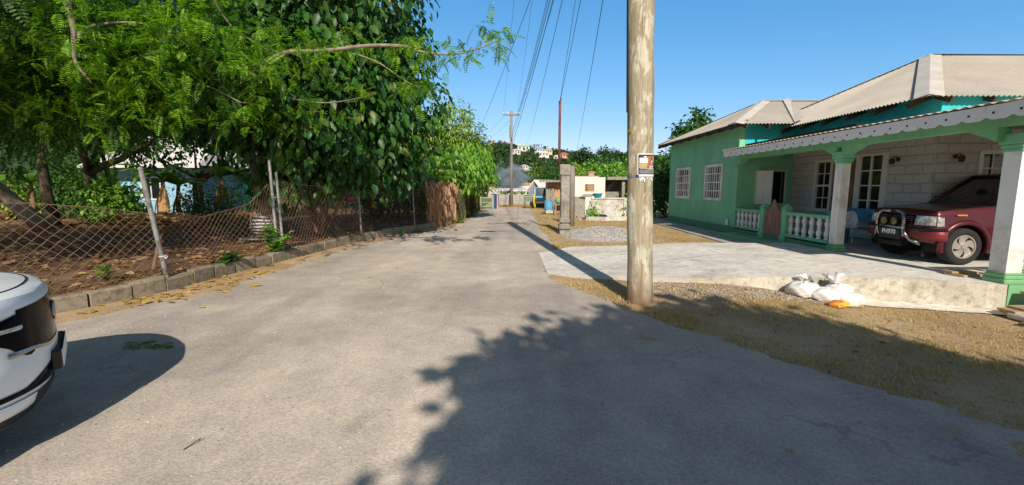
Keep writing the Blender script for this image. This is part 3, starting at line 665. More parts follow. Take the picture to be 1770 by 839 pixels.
    # -- columns
    def column(x,y,s,z0,fl=True):
        m=MB(); c=obj('column',m.bbox(x-s/2-.045,x+s/2+.045,y-s/2-.045,y+s/2+.045,z0,z0+.07,.012).bbox(x-s/2-.032,x+s/2+.032,y-s/2-.032,y+s/2+.032,z0+.072,z0+.13,.01).bbox(x-s/2-.018,x+s/2+.018,y-s/2-.018,y+s/2+.018,z0+.132,z0+.17,.008),M['green_light'],H)
        m=MB(); h=s/2; pts=[]; 
        if fl:
            for e in range(4):
                an=e*PI/2; 
                prof=[(-h,-h),(-h*.78,-h)]
                for q in (-.5,-.17,.17,.5): prof+= [(h*(q-.11),-h),(h*(q-.06),-h+.018),(h*(q+.06),-h+.018),(h*(q+.11),-h)]
                prof+=[(h*.78,-h)]
                for (a,b) in prof: pts.append((x+a*math.cos(an)-b*math.sin(an),y+a*math.sin(an)+b*math.cos(an)))
        else: pts=[(x-h,y-h),(x+h,y-h),(x+h,y+h),(x-h,y+h)]
        m.prism(pts,z0+.17,2.13,'z'); obj('shaft',m,M['white'],c)
        m=MB(); m.bbox(x-s/2-.02,x+s/2+.02,y-s/2-.02,y+s/2+.02,2.13,2.18,.008); m.bbox(x-s/2-.035,x+s/2+.035,y-s/2-.035,y+s/2+.035,2.182,2.24,.01); m.bbox(x-s/2-.055,x+s/2+.055,y-s/2-.055,y+s/2+.055,2.242,2.40,.012); obj('capital',m,M['green'],c)
    column(7.44,9.95,.20,.15); column(7.585,6.62,.245,.15,False)
    m=MB(); m.box(7.434,7.745,6.40,6.9,-.35,.153); obj('column_base',m,M['green_light'],H)
    # -- beams with haunches
    m=MB(); m.box(7.30,7.52,6.4,14.49,2.50,2.74)
    def haunch(yc,d,s=1): m.prism([(yc,2.28),(yc,2.5),(yc+d*.55,2.5),(yc+d*.12,2.33)],7.305,7.515,'x')
    haunch(10.0,.9); haunch(9.86,-.9); haunch(14.48,-.9); haunch(6.72,.9)
    m.box(7.53,14,6.42,6.62,2.50,2.74); m.prism([(7.56,2.28),(7.56,2.5),(8.2,2.5),(7.7,2.33)],6.425,6.615,'y')
    obj('beam',m,M['green'],H)
    # -- fascia
    def zf(y): return 2.80
    N=210; m=MB(); vs=[]; y0,y1=5.55,14.5
    for i in range(N+1):
        y=y0+(y1-y0)*i/N; ph=(y*2.9)%1.0; zb=2.555+.045*(1-abs(math.sin(PI*ph)))+.018*abs(math.cos(2*PI*ph))
        for x in (6.90,6.925): vs+=[(x,y,zb),(x,y,2.775)]
    m.v=vs; 
    for i in range(N):
        a=4*i; b=a+4
        m.f+=[(a,b,b+1,a+1),(a+2,a+3,b+3,b+2),(a,a+2,b+2,b),(a+1,b+1,b+3,a+3)]
    m.m=[0]*len(m.f); fa=obj('fascia',m,M['flaking'],H)
    m=MB()
    for k in range(25): m.sphere((6.897,5.75+k*.345,2.665),.012,.018,.018,8,6)
    obj('stud',m,M['darkwood'],fa)
    # -- corrugated roofs
    def corr(m,O,A,B,poly,pitch=.11,amp=.018):
        O,A,B=Vector(O),Vector(A).normalized(),Vector(B).normalized(); Nn=A.cross(B); Nn=Nn if Nn.z>0 else -Nn
        amin=min(p[0] for p in poly); amax=max(p[0] for p in poly); n=int((amax-amin)/(pitch/6)); prev=None
        for i in range(n+1):
            a=amin+(amax-amin)*i/n; a_=min(max(a,amin+1e-5),amax-1e-5); zs=[]
            for (p,q) in zip(poly,poly[1:]+poly[:1]):
                if (p[0]-a_)*(q[0]-a_)<0: zs.append(p[1]+(q[1]-p[1])*(a_-p[0])/(q[0]-p[0]))
            if len(zs)<2: continue
            off=Nn*amp*math.sin(2*PI*a/pitch); lo=O+A*a+B*min(zs)+off; hi=O+A*a+B*max(zs)+off
            k=len(m.v); m.v+=[tuple(lo),tuple(hi)]
            if prev is not None: m.f.append((prev,k,k+1,prev+1)); m.m.append(0)
            prev=k
    P=Vector((12.5,13.65,5.53)); E0=(8.7,9.42,3.5)
    m=MB()
    sl=math.hypot(P.x-8.7,P.z-3.5); corr(m,E0,(0,1,0),(P.x-8.7,0,P.z-3.5),[(0,0),(8.5,0),(P.y-9.42,sl)])
    s2=math.hypot(P.y-9.42,P.z-3.5); corr(m,E0,(1,0,0),(0,P.y-9.42,P.z-3.5),[(0,0),(9,0),(9,s2*.985),(P.x-8.7,s2)])
    # far -side filler so the roof is closed
    m.add([(8.7,17.9,3.5),(18,17.9,3.5),(18,13.65,5.45),tuple(P)],[(0,1,2,3)])
    P2=Vector((9.75,17.5,4.93)); s3=math.hypot(P2.x-6.9,P2.z-3.57)
    corr(m,(6.9,13.88,3.57),(0,1,0),(P2.x-6.9,0,P2.z-3.57),[(0,0),(7.2,0),(P2.y-13.88,s3)])
    s4=math.hypot(P2.y-13.88,P2.z-3.57); corr(m,(6.9,13.88,3.57),(1,0,0),(0,P2.y-13.88,P2.z-3.57),[(0,0),(4.9,0),(4.9,s4),(P2.x-6.9,s4)])
    m.add([(6.9,21.1,3.57),(14,21.1,3.57),(14,17.5,4.93),tuple(P2)],[(0,1,2,3)])
    R=obj('roof',m,M['roof'],H,smooth=True,auto=60)
    # thin underside board so eaves are closed and dark
    m=MB()
    def cap(a,b,w,n=1):
        a,b=Vector(a),Vector(b); d=(b-a).normalized(); S=d.cross(Vector((0,0,1))).normalized()
        for s in (-1,1):
            dn=Vector((0,0,-w*.30))
            m.add([a+Vector((0,0,.035)),b+Vector((0,0,.035)),b+S*s*w+dn+Vector((0,0,.035)),a+S*s*w+dn+Vector((0,0,.035))],[(0,1,2,3)])
    cap(E0,P,.24); cap(P,(18,13.65,5.5),.2); cap((8.7,17.9,3.5),P,.22); cap((6.9,13.88,3.57),P2,.24); cap((6.9,21.1,3.57),P2,.2); cap(P2,(12,17.5,4.93),.16)
    # valley strip between the two roofs
    m.add([(8.72,13.82,3.60),(8.98,13.82,3.72),(10.75,17.45,5.02),(10.5,17.5,5.0)],[(0,1,2,3)])
    obj('ridge_cap',m,M['flash'],R)
    for y in np.arange(9.9,17.8,.9): obj('rafter',MB().obox((8.98,y,3.5),.62,.06,.12,ry=-.42),M['darkwood'],R)
    for x in np.arange(9.2,13,.9): obj('rafter',MB().obox((x,9.66,3.52),.06,.5,.12,rx=.4),M['darkwood'],R)
    for y in np.arange(14.2,21,.85): obj('rafter',MB().obox((7.18,y,3.57),.6,.06,.12,ry=-.4),M['darkwood'],R)
    for x in np.arange(7.3,8.6,.7): obj('rafter',MB().obox((x,14.16,3.58),.06,.55,.12,rx=.38),M['darkwood'],R)
    m=MB(); m.box(6.95,6.98,13.93,21.05,3.49,3.55); obj('eave_board',m,M['darkwood'],R)
    # porch roof sheet
    m=MB(); b=(9.2-6.86,0,.28); L=math.hypot(*[b[0],b[2]])
    corr(m,(6.86,5.5,2.80),(0,1,0),b,[(0,0),(9.03,0),(9.03,L),(0,L)],.16,.014)
    corr(m,(9.2,5.9,3.06),(0,1,0),(1,0,.02),[(-.4,0),(3.78,0),(3.78,5),(-.4,5)],.16,.014)
    obj('porch_roof',m,M['roof'],H,smooth=True)
    m=MB(); m.box(6.95,9.19,6.45,14.48,2.765,2.772); m.box(9.2,14,6.6,9.64,2.85,2.86); obj('porch_ceiling',m,M['greywood'],H)
    return H
build_house()
# ================================================================ VEHICLES
def text_mesh(name,s,size,mat,parent,loc,rot,align='CENTER',ext=.002,bold=0.0):
    cu=bpy.data.curves.new('txt','FONT'); cu.body=s; cu.size=size; cu.extrude=ext; cu.align_x=align; cu.align_y='CENTER'; cu.offset=bold
    tmp=bpy.data.objects.new('txt',cu); COL.objects.link(tmp); dg=bpy.context.evaluated_depsgraph_get(); dg.update()
    me=bpy.data.meshes.new_from_object(tmp.evaluated_get(dg)); bpy.data.objects.remove(tmp); bpy.data.curves.remove(cu)
    me.name=name; me.materials.clear(); me.materials.append(mat); me.transform(Matrix.Translation(loc)@rot)
    o=bpy.data.objects.new(name,me); COL.objects.link(o); o.parent=parent; return o
class Car:
    def __init__(s,w,a,e,L,zb,ztop,prof,zbf=None):
        s.w,s.a,s.e,s.L,s.zb,s.ztop,s.prof=w,a,e,L,zb,ztop,prof; s.zbf=zbf or (lambda x:zb)
        th=[i/26*PI/2 for i in range(27)]; s.pl=[(-a*(1-math.cos(t)**(2/e)),w*math.sin(t)**(2/e)) for t in th]
        x=-a; 
        while x>-L+.3: x-=.045; s.pl.append((x,w))
        for i in range(1,9): t=i/8*PI/2; s.pl.append((-L+.3-.3*math.sin(t)+0,w-.5*w*(1-math.cos(t))))
    def surf(s,i,t,side,off=0):
        """point on the body side: i = float index along the half plan curve, t = height 0..1"""
        i=max(0,min(len(s.pl)-1.001,i)); k=int(i); f=i-k
        x=s.pl[k][0]*(1-f)+s.pl[k+1][0]*f; y=s.pl[k][1]*(1-f)+s.pl[k+1][1]*f
        dx=s.pl[k+1][0]-s.pl[k][0]; dy=s.pl[k+1][1]-s.pl[k][1]
        if k==0: dx,dy=0,1
        l=math.hypot(dx,dy) or 1; nx,ny=dy/l,-dx/l      # outward
        d=np.interp(t,[p[0] for p in s.prof],[p[1] for p in s.prof])+off
        zb=s.zbf(x); z=zb+(s.ztop(x)-zb)*t
        return (x+nx*d,(y+ny*d)*side,z)
    def idx(s,y):      # plan index at a given half-width on the nose
        for k,(a,b) in enumerate(zip(s.pl,s.pl[1:])):
            if a[1]<=y<=b[1] and b[1]>a[1]: return k+(y-a[1])/(b[1]-a[1])
        return 26
    def body(s,crown,wheels,R,NT_=16,topx=None):
        m=MB(); n=len(s.pl)
        for side in (1,-1):
            o=len(m.v); m.v+=[s.surf(i,t/NT_,side) for i in range(n) for t in range(NT_+1)]
            for i in range(n-1):
                for t in range(NT_):
                    q=[o+i*(NT_+1)+t,o+(i+1)*(NT_+1)+t,o+(i+1)*(NT_+1)+t+1,o+i*(NT_+1)+t+1]
                    c=[sum(m.v[k][j] for k in q)/4 for j in range(3)]
                    if any((c[0]-wx)**2+(c[2]-wz)**2<R*R for wx,wz in wheels) and abs(c[1])>s.w*.7: continue
                    m.f.append(tuple(q if side>0 else q[::-1])); m.m.append(0)
        # bonnet / deck
        K=14; o=len(m.v)
        for i in range(n):
            p=s.surf(i,1,1)
            for k in range(K+1):
                q=-1+2*k/K; y=p[1]*math.sin(q*PI/2) if i else 0
                m.v.append((p[0],y,p[2]+crown*min(1,max(0,-p[0]+.02)/.25)**.6*(1-abs(math.sin(q*PI/2))**2.6)))
        for i in range(n-1):
            for k in range(K):
                m.f.append((o+i*(K+1)+k,o+i*(K+1)+k+1,o+(i+1)*(K+1)+k+1,o+(i+1)*(K+1)+k)); m.m.append(0)
        return m
    def band(s,side,y0,y1,lo,hi,off,n=20,r=5,m=None,byidx=False,mi=0):
        m=m or MB(); o=len(m.v); i0=y0 if byidx else s.idx(y0); i1=y1 if byidx else s.idx(y1)
        for a in range(n+1):
            u=a/n; i=i0+(i1-i0)*u
            for b in range(r+1):
                z=lo(u)+(hi(u)-lo(u))*b/r; x=s.surf(i,.5,side)[0]; zb=s.zbf(x); t=(z-zb)/(s.ztop(x)-zb)
                e=.6 if (a in(0,n) or b in(0,r)) else 1
                m.v.append(s.surf(i,t,side,off*e))
        for a in range(n):
            for b in range(r):
                q=(o+a*(r+1)+b,o+(a+1)*(r+1)+b,o+(a+1)*(r+1)+b+1,o+a*(r+1)+b+1); m.f.append(q if side>0 else q[::-1]); m.m.append(mi)
        return m
def wheel(root,x,side,w,r,wd,rr,spokes=5,label=None,wz=None):
    y=side*w; z=wz or r
    def L(prof): return [(a,y+side*b) for a,b in prof]
    m=MB(); m.lathe([(rr,.0),(rr+.012,.012),(r*.86,.018),(r-.03,.012),(r-.006,-.012),(r,-.035),(r,-wd+.035),(r-.02,-wd),(rr,-wd)] if side>0 else [(rr,-0.0),(rr+.012,.012),(r*.86,.018),(r-.03,.012),(r-.006,-.012),(r,-.035),(r,-wd+.035),(r-.02,-wd),(rr,-wd)],(0,0,0),36,'y',cap=False)
    m.v=[(x+a,y+side*b,z+c) for a,b,c in m.v]
    t=obj('wheel',m,M['tyre'],root,smooth=True,auto=40)
    m=MB()
    # rim ring
    m.lathe([(rr,.004),(rr-.004,.012),(rr-.022,.012),(rr-.03,-.02),(rr-.03,-.09),(rr,-.09)],(0,0,0),36,'y',cap=False)
    m.lathe([(.0,.012),(.035,.012),(.045,.002),(.055,-.02),(.055,-.05),(0,-.05)],(0,0,0),16,'y')
    for k in range(spokes):      # curved, twisted spokes
        an=2*PI*k/spokes; P=[]
        for j in range(6):
            q=j/5; rad=.045+(rr-.07)*q; aa=an+.55*q*q*side; wdt=(.036+.052*q)
            for sgn in (-1,1):
                for d in (0,-.03): P.append((rad*math.cos(aa)-sgn*wdt*math.sin(aa),-.012+.012*(q-.5)**2*4-.004+d,rad*math.sin(aa)+sgn*wdt*math.cos(aa)))
        o=len(m.v); m.v+=P
        for j in range(5):
            a=o+j*4; b=a+4
            for q in ((0,2),(2,3),(3,1),(1,0)): m.f.append((a+q[0],a+q[1],b+q[1],b+q[0])); m.m.append(0)
    m.v=[(x+a,y+side*b,z+c) for a,b,c in m.v]
    obj('rim',m,M['alloy'],t,smooth=True,auto=35)
    m=MB(); m.lathe([(0,-.1),(rr-.02,-.1),(rr-.02,-.12),(0,-.12)],(0,0,0),24,'y'); m.lathe([(0,-.08),(rr*.6,-.08),(rr*.6,-.09),(0,-.09)],(0,0,0),24,'y'); m.v=[(x+a,y+side*b,z+c) for a,b,c in m.v]
    obj('brake_disc',m,M['blackplastic'],t)
    return t
def build_suv():
    root=thing('suv','maroon off-road car with chrome bull bar and twin round spot lamps parked in the carport','car')
    zt=lambda x:np.interp(-x,[0,.12,.5,1.3,1.6,3.7,4.0],[.90,.965,1.0,1.07,1.085,1.09,1.05])
    zbf=lambda x:np.interp(-x,[0,.25,.6,3.6,4],[.40,.36,.36,.36,.42])
    c=Car(.80,.22,3.2,4.0,.36,zt,[(0,-.05),(.12,-.01),(.45,.012),(.62,.0),(.78,-.012),(.93,-.03),(1,-.062)],zbf)
    wz=.345; wx=-.63
    body=obj('body',c.body(.035,[(wx,wz),(-3.2,wz)],.43),M['maroon'],root,smooth=True,auto=38)
    for side in (1,-1):      # flared arch lips + dark wheel wells
        for X in (wx,-3.2):
            m=MB(); prof=[(.385,-.06),(.385,.03),(.40,.045),(.45,.035),(.475,-.005)]; n=30; 
            for k in range(n+1):
                a=-.28+(PI+.56)*k/n
                for r,d in prof: m.v.append((X+r*math.cos(a),side*(.80+d),wz+r*math.sin(a)))
            q=len(prof)
            for k in range(n):
                for j in range(q-1):
                    f=(k*q+j,k*q+j+1,(k+1)*q+j+1,(k+1)*q+j); m.f.append(f if side<0 else f[::-1]); m.m.append(0)
            obj('wheel_arch',m,M['maroon'],body,smooth=True)
            m=MB(); n=20
            for k in range(n+1):
                a=-.3+(PI+.6)*k/n
                for y in (.78,.45): m.v.append((X+.44*math.cos(a),side*y,wz+.44*math.sin(a)))
            for k in range(n): m.f.append((2*k,2*k+1,2*k+3,2*k+2)); m.m.append(0)
            m.v+= [(X-.46,side*.45,.1),(X+.46,side*.45,.1),(X+.46,side*.45,.85),(X-.46,side*.45,.85)]; m.f.append(tuple(len(m.v)-4+j for j in range(4))); m.m.append(0)
            obj('wheel_well',m,M['dark'],body)
            wheel(root,X,side,.80,.335,.23,.215,5,wz=.335)
    m=MB(); m.box(-3.9,-.25,-.68,.68,.30,.42); obj('underbody',m,M['dark'],root)
    # bonnet shut line + indent
    for side in (1,-1):
        m=MB(); m.tube([(x,side*(.80-.085-(.12 if x>-.2 else 0)),zt(x)+.008) for x in (-.16,-.3,-.6,-.9,-1.2)],.004,5)
        obj('shut_line',m,M['dark'],body)
    # cabin
    zb=1.07; zr=1.60; ga=[(-1.22,.70),(-3.93,.70)]; gb=[(-1.98,.585),(-3.85,.585)]
    m=MB(); m.v=[(-1.22,-.71,zb),(-1.22,.71,zb),(-3.93,.71,zb),(-3.93,-.71,zb),(-1.96,-.59,zr),(-1.96,.59,zr),(-3.84,.59,zr),(-3.84,-.59,zr)]; m.f=[(0,1,5,4),(1,2,6,5),(2,3,7,6),(3,0,4,7)]; m.m=[0]*4
    obj('glass',m,M['carglass'],root,label='dark tinted windscreen and side glass')
    m=MB(); m.bbox(-3.92,-1.92,-.62,.62,zr-.01,zr+.055,.028); obj('roof',m,M['maroon'],root,smooth=True,auto=50)
    for s in (1,-1):
        m=MB()
        m.tube([(-1.20,s*.715,zb-.02),(-1.94,s*.60,zr+.01)],.033,8); m.tube([(-2.35,s*.712,zb-.02),(-2.40,s*.60,zr+.01)],.036,8); m.tube([(-3.15,s*.712,zb-.02),(-3.15,s*.60,zr+.01)],.036,8); m.tube([(-3.9,s*.70,zb-.02),(-3.84,s*.59,zr+.01)],.05,8)
        obj('pillar',m,M['maroon'],root,smooth=True)
    m=MB(); m.tube([(-1.22,-.7,zb+.02),(-1.20,0,zb+.03),(-1.22,.7,zb+.02)],.02,6); m.tube([(-1.2,.1,zb+.035),(-1.42,.45,zb+.19)],.007,5); m.tube([(-1.2,-.45,zb+.035),(-1.42,-.1,zb+.19)],.007,5); obj('wiper',m,M['blackplastic'],root)
    for s in (1,-1):
        m=MB(); m.bbox(-1.55,-1.40,min(s*.78,s*.97),max(s*.78,s*.97),1.09,1.22,.025); m.tube([(-1.45,s*.70,1.1),(-1.46,s*.82,1.13)],.02,6); obj('mirror',m,M['maroon'],root,smooth=True,auto=40)
    m=MB(); m.tube([(-1.62,.25,1.15),(-1.62,.33,1.22),(-1.62,.41,1.15),(-1.62,.33,1.06),(-1.62,.25,1.15)],.014,6); m.bbox(-2.1,-1.95,.1,.55,1.0,1.42,.04); m.bbox(-2.1,-1.95,-.55,-.1,1.0,1.42,.04); obj('seat',m,M['blackplastic'],root)
    # front: grille panel, headlamps, indicators
    m=MB(); 
    for s in (1,-1): c.band(s,0,.42,lambda u:.70,lambda u:.885,.006,10,6,m)
    g=obj('grille',m,M['gloss'],root)
    m=MB()
    for k in range(4):
        for s in (1,-1): c.band(s,0,.40,lambda u,k=k:.72+.04*k,lambda u,k=k:.735+.04*k,.014,8,1,m)
    obj('grille_bars',m,M['maroon'],g)
    for s in (1,-1):
        m=MB(); c.band(s,.44,.775,lambda u:.70+.01*u,lambda u:.875-.005*u,.012,16,5,m); h=obj('headlight',m,M['lens'],root,smooth=True)
        m=MB(); c.band(s,.43,.785,lambda u:.685+.01*u,lambda u:.70+.01*u,.016,16,1,m); c.band(s,.43,.785,lambda u:.875,lambda u:.888,.016,16,1,m); obj('bezel',m,M['blackplastic'],h)
        m=MB(); c.band(s,c.idx(.783),26.4,lambda u:.70+.0*u,lambda u:.872-.02*u,.012,6,4,m,byidx=True); obj('indicator',m,M['lens'],h)
        m=MB(); m.bbox(-.62,-.44,s*.803 if s>0 else s*.818,s*.818 if s>0 else s*.803,.885,.915,.004); obj('marker_lamp',m,M['amber'],root)
    # bumper: red moulding with black top strip
    m=MB(); b=Car(.845,.24,3.2,4.0,.40,lambda x:.66,[(0,-.05),(.15,0),(.85,.0),(1,-.02)])
    for s in (1,-1): b.band(s,0,26+3,lambda u:.41+.02*u,lambda u:.60,.05,30,4,m,byidx=False) if False else None
    mm=MB()
    for s in (1,-1):
        b.band(s,0,26.6,lambda u:.42+.02*u,lambda u:.605,.045,34,5,mm,byidx=True)
    bu=obj('bumper',mm,M['maroon2'],root,smooth=True,auto=50)
    mm=MB()
    for s in (1,-1): b.band(s,0,26.6,lambda u:.606,lambda u:.655,.052,34,2,mm,byidx=True); b.band(s,0,26.6,lambda u:.655,lambda u:.656,-.04,34,1,mm,byidx=True)
    # top ledge
    o=len(mm.v)
    for s in (1,-1):
        o=len(mm.v)
        for a in range(35):
            i=26.6*a/34; mm.v+= [b.surf(i,.98,s,.05),b.surf(i,.98,s,-.06)]
        for a in range(34): mm.f.append((o+2*a,o+2*a+2,o+2*a+3,o+2*a+1)); mm.m.append(0)
    obj('bumper_strip',mm,M['blackplastic'],bu,smooth=True,auto=50)
    # bull bar
    m=MB()
    def bar(p,r=.03): m.tube(p,r,10)
    for s in (1,-1):
        bar([(.07,s*.30,.46),(.10,s*.33,.60),(.11,s*.335,.78),(.10,s*.30,.90),(.095,s*.20,.945),(.095,0,.95)],.031)
        bar([(-.02,s*.60,.36),(.05,s*.45,.42),(.09,s*.36,.52),(.10,s*.335,.62)],.03)
    bar([(.12,-.33,.64),(.13,0,.645),(.12,.33,.64)],.022)
    bb=obj('bull_bar',m,M['chrome'],root,smooth=True)
    m=MB(); m.bbox(.085,.10,-.27,.27,.40,.62,.01); 
    for k in range(9): m.obox((.06,-.26+.065*k,.345),.10,.022,.10,ry=.5)
    m.bbox(.0,.09,-.31,.31,.30,.33,.008)
    obj('skid_guard',m,M['blackplastic'],bb)
    m=MB(); m.bbox(.10,.112,-.085,.085,.925,.965,.004); obj('badge',m,M['alloy'],bb)
    for s in (1,-1):
        m=MB(); m.lathe([(.0,-.05),(.05,-.05),(.082,-.02),(.088,.02),(.088,.035),(.08,.035)],(0,0,0),20,'x'); m.v=[(a+.10,b_+s*.125,c_+.75) for a,b_,c_ in m.v]; m.box(.08,.12,s*.125-.015,s*.125+.015,.64,.68)
        h=obj('spot_lamp',m,M['blackplastic'],bb,smooth=True,auto=40)
        m=MB(); m.lathe([(0,.0),(.079,.0),(.075,.012),(.04,.022),(0,.025)],(0,0,0),20,'x'); m.v=[(a+.132,b_+s*.125,c_+.75) for a,b_,c_ in m.v]; obj('lens',m,M['spot'],h,smooth=True)
    m=MB(); m.bbox(.105,.118,-.26,.26,.475,.605,.004); pl=obj('number_plate',m,M['ink'],root)
    rot=Matrix.Rotation(PI/2,4,'Z')@Matrix.Rotation(PI/2,4,'X')
    text_mesh('lettering','PH970',.125,M['paper'],pl,(.120,0,.54),rot,bold=.004)
    # dusty smear/writing on tyre is left to material; door lines
    m=MB()
    for s in (1,-1):
        for X in (-1.32,-2.36,-3.1): m.tube([(X,s*.817,.45),(X,s*.822,.7),(X,s*.80,.95),(X,s*.76,1.06)],.004,4)
    obj('door_gap',m,M['dark'],body)
    m=MB()
    for s in (1,-1): m.bbox(-3.95,-.28,min(s*.80,s*.83),max(s*.80,s*.83),.60,.63,.005) if False else m.bbox(-2.75,-1.28,min(s*.80,s*.835),max(s*.80,s*.835),.58,.64,.01)
    obj('side_moulding',m,M['blackplastic'],body)
    root.rotation_euler=(0,0,PI+math.radians(-3)); root.location=(7.83,8.90,.152); root.scale=(1,1,1.04)
build_suv()
def build_white():
    root=thing('parked_car','white car nose with black headlamp and grille, cut off by the road kerb side edge','car')
    zt=lambda x:np.interp(-x,[0,.08,.3,.7,1.2,1.6,3.9,4.4],[.945,.96,.975,1.0,1.04,1.04,1.04,1.0])
    zbf=lambda x:np.interp(-x,[0,.5,1,4,4.4],[.19,.2,.22,.22,.3])
    c=Car(.90,.80,2.25,4.4,.2,zt,[(0,-.11),(.12,-.05),(.30,-.005),(.46,.01),(.60,.0),(.72,.0),(.86,-.005),(.96,-.008),(1,-.03)],zbf)
    wz=.34
    body=obj('body',c.body(.035,[(-.92,wz),(-3.5,wz)],.40,22),M['carwhite'],root,smooth=True,auto=45)
    for s in (1,-1):
        for X in (-.92,-3.5):
            wheel(root,X,s,.90,.335,.22,.21,5,wz=.335)
            m=MB(); n=24
            for k in range(n+1):
                a=-.3+(PI+.6)*k/n
                for y,r in ((.905,.36),(.915,.43),(.86,.44),(.6,.42)): m.v.append((X+r*math.cos(a),s*y,wz+r*math.sin(a)))
            for k in range(n):
                for j in range(3): m.f.append((4*k+j,4*k+j+1,4*k+j+5,4*k+j+4)); m.m.append(0)
            obj('wheel_arch',m,M['blackplastic'],body)
    m=MB(); m.box(-4.1,-.35,-.72,.72,.16,.24); obj('underbody',m,M['dark'],root)
    # lower black valance, white splash blade, slot
    m=MB()
    for s in (1,-1): c.band(s,0,24,lambda u:.20,lambda u:.335+.03*u,.012,26,4,m,byidx=True)
    va=obj('valance',m,M['blackplastic'],root,smooth=True)
    for s in (1,-1): m=MB(); c.band(s,.42,.885,lambda u:.27+.005*u,lambda u:.345+.03*u,.02,16,3,m); obj('bumper_blade',m,M['carwhite'],va,smooth=True)
    m=MB()
    for s in (1,-1): c.band(s,.0,.86,lambda u:.365+.03*u,lambda u:.40+.03*u+.16*max(0,1-u*2.2),.010,20,4,m)
    obj('lower_grille',m,M['gloss'],root,smooth=True)
    # grille
    m=MB()
    for s in (1,-1): c.band(s,0,.52,lambda u:.60+.05*max(0,(u-.45)/.55)**1.3,lambda u:.90-.01*u,.004,20,6,m)
    g=obj('grille',m,M['gloss'],root,smooth=True)
    m=MB()
    for s in (1,-1): c.band(s,0,.50,lambda u:.592+.05*max(0,(u-.45)/.55)**1.3,lambda u:.612+.05*max(0,(u-.45)/.55)**1.3,.012,20,1,m); 
    obj('grille_trim',m,M['chrome'],g,smooth=True)
    m=MB(); m.lathe([(0,.0),(.06,.0),(.068,.008),(.06,.016),(0,.012)],(0,0,0),24,'x'); m.v=[(a-.004,b,c_+.77) for a,b,c_ in m.v]; obj('badge',m,M['chrome'],g,smooth=True)
    for s in (1,-1):
        m=MB(); c.band(s,.44,.90,lambda u:.615-.02*math.sin(min(1,u/.2)*PI)+.155*min(1,max(0,u-.06)/.34)**.8,lambda u:.882-.055*min(1,u/.4),.010,26,6,m); h=obj('headlight',m,M['gloss'],root,smooth=True)
        m=MB(); c.band(s,.50,.72,lambda u:.77+.015*u,lambda u:.80+.01*u,.014,12,3,m); obj('lens',m,M['lens'],h,smooth=True)
        m=MB(); c.band(s,.40,.60,lambda u:.625,lambda u:.645+.012*u,.016,8,2,m); obj('daylight_strip',m,M['chrome'],h,smooth=True)
    m=MB(); m.bbox(-.02,.028,-.28,.28,.42,.545,.006); br=obj('plate_bracket',m,M['blackplastic'],root); m=MB(); m.bbox(.029,.038,-.26,.26,.43,.545,.004); obj('number_plate',m,M['paper'],br)
    # bonnet seam follows the front edge
    m=MB()
    for s in (1,-1):
        P=[]
        for i in np.arange(0,27,1.0):
            p=c.surf(i,1,s); x=p[0]-.075; y=p[1]*.93; q=abs(y)/max(.05,np.interp(-x,[-c.pl[k][0] for k in range(27)],[c.pl[k][1] for k in range(27)])-.085); 
            z=zt(x)+.035*min(1,max(0,-x+.02)/.25)**.6*(1-min(1,q)**2.6)+.001; P.append((x,y,z))
        p=P[-1]; P+= [(-1.1,s*.72,zt(-1.1)+.04)]
        m.tube(P,.0045,5)
    obj('bonnet_seam',m,M['dark'],body)
    zb=1.04; zr=1.52
    m=MB(); m.v=[(-1.15,-.76,zb),(-1.15,.76,zb),(-4.2,.76,zb),(-4.2,-.76,zb),(-1.95,-.60,zr),(-1.95,.60,zr),(-3.8,.58,zr),(-3.8,-.58,zr)]; m.f=[(0,1,5,4),(1,2,6,5),(2,3,7,6),(3,0,4,7)]; m.m=[0]*4
    obj('glass',m,M['carglass'],root)
    m=MB(); m.bbox(-3.9,-1.9,-.62,.62,zr-.01,zr+.05,.025); 
    for s in (1,-1): m.tube([(-1.12,s*.76,zb-.03),(-1.95,s*.61,zr)],.035,8); m.tube([(-2.6,s*.76,zb),(-2.6,s*.61,zr)],.04,8); m.tube([(-4.18,s*.76,zb),(-3.85,s*.59,zr)],.07,8)
    obj('roof',m,M['carwhite'],root,smooth=True,auto=50)
    root['label']='white car with glossy black headlamp and grille, only its nose showing over the road'
    root.rotation_euler=(0,0,math.radians(44)); root.location=(-3.17,2.93,0)
build_white()
# ================================================================ TREES AND PLANTS
def pix_branch(m,pts,r0,r1,n=7):
    P=[Vector(PY(*p)) for p in pts]; Q=[]
    for i in range(len(P)-1):
        a=P[max(0,i-1)];b=P[i];c=P[i+1];d=P[min(len(P)-1,i+2)]
        for k in range(5):
            t=k/5; Q.append(.5*((2*b)+(-a+c)*t+(2*a-5*b+4*c-d)*t*t+(-a+3*b-3*c+d)*t**3))
    Q.append(P[-1]); m.tube(Q,taper(r0,r1,len(Q)-1),n); return Q
# --- big glossy-leaved tree
g1=(-6.15,11.2,YZ)
T=thing('broadleaf_tree','dense tree with large dark glossy hanging leaves beside the kerb','tree',g1)
B=[(-5.5,11.9,4.6,2.4,2.1,3.1),(-4.15,13.0,3.65,1.95,1.9,1.7),(-4.3,12.6,6.0,2.0,2.2,2.2),(-6.9,11.9,5.2,1.9,1.9,2.4),(-5.5,11.6,3.0,1.8,1.6,.9)]
m=MB(); P=bend(g1,(-6.55,11.3,2.3),6,.12); m.tube(P,taper(.24,.15,6),10)
for tg in [(-5.4,11.8,5.2),(-4.3,12.8,4.4),(-7.2,11.9,5.4),(-4.6,12.6,6.4),(-6.2,11.7,6.6),(-4.4,12.8,3.2)]:
    q=bend((-6.55,11.3,2.2),tg,8,.25); m.tube(q,taper(.11,.02,8),7)
obj('trunk',m,M['barkred'],T,smooth=True)
nb=crown(B,21000,LEAF,.22,clump=.26,per=11,droop=1.1,out=.7,rand=.8,shell=.62,jit=.5)
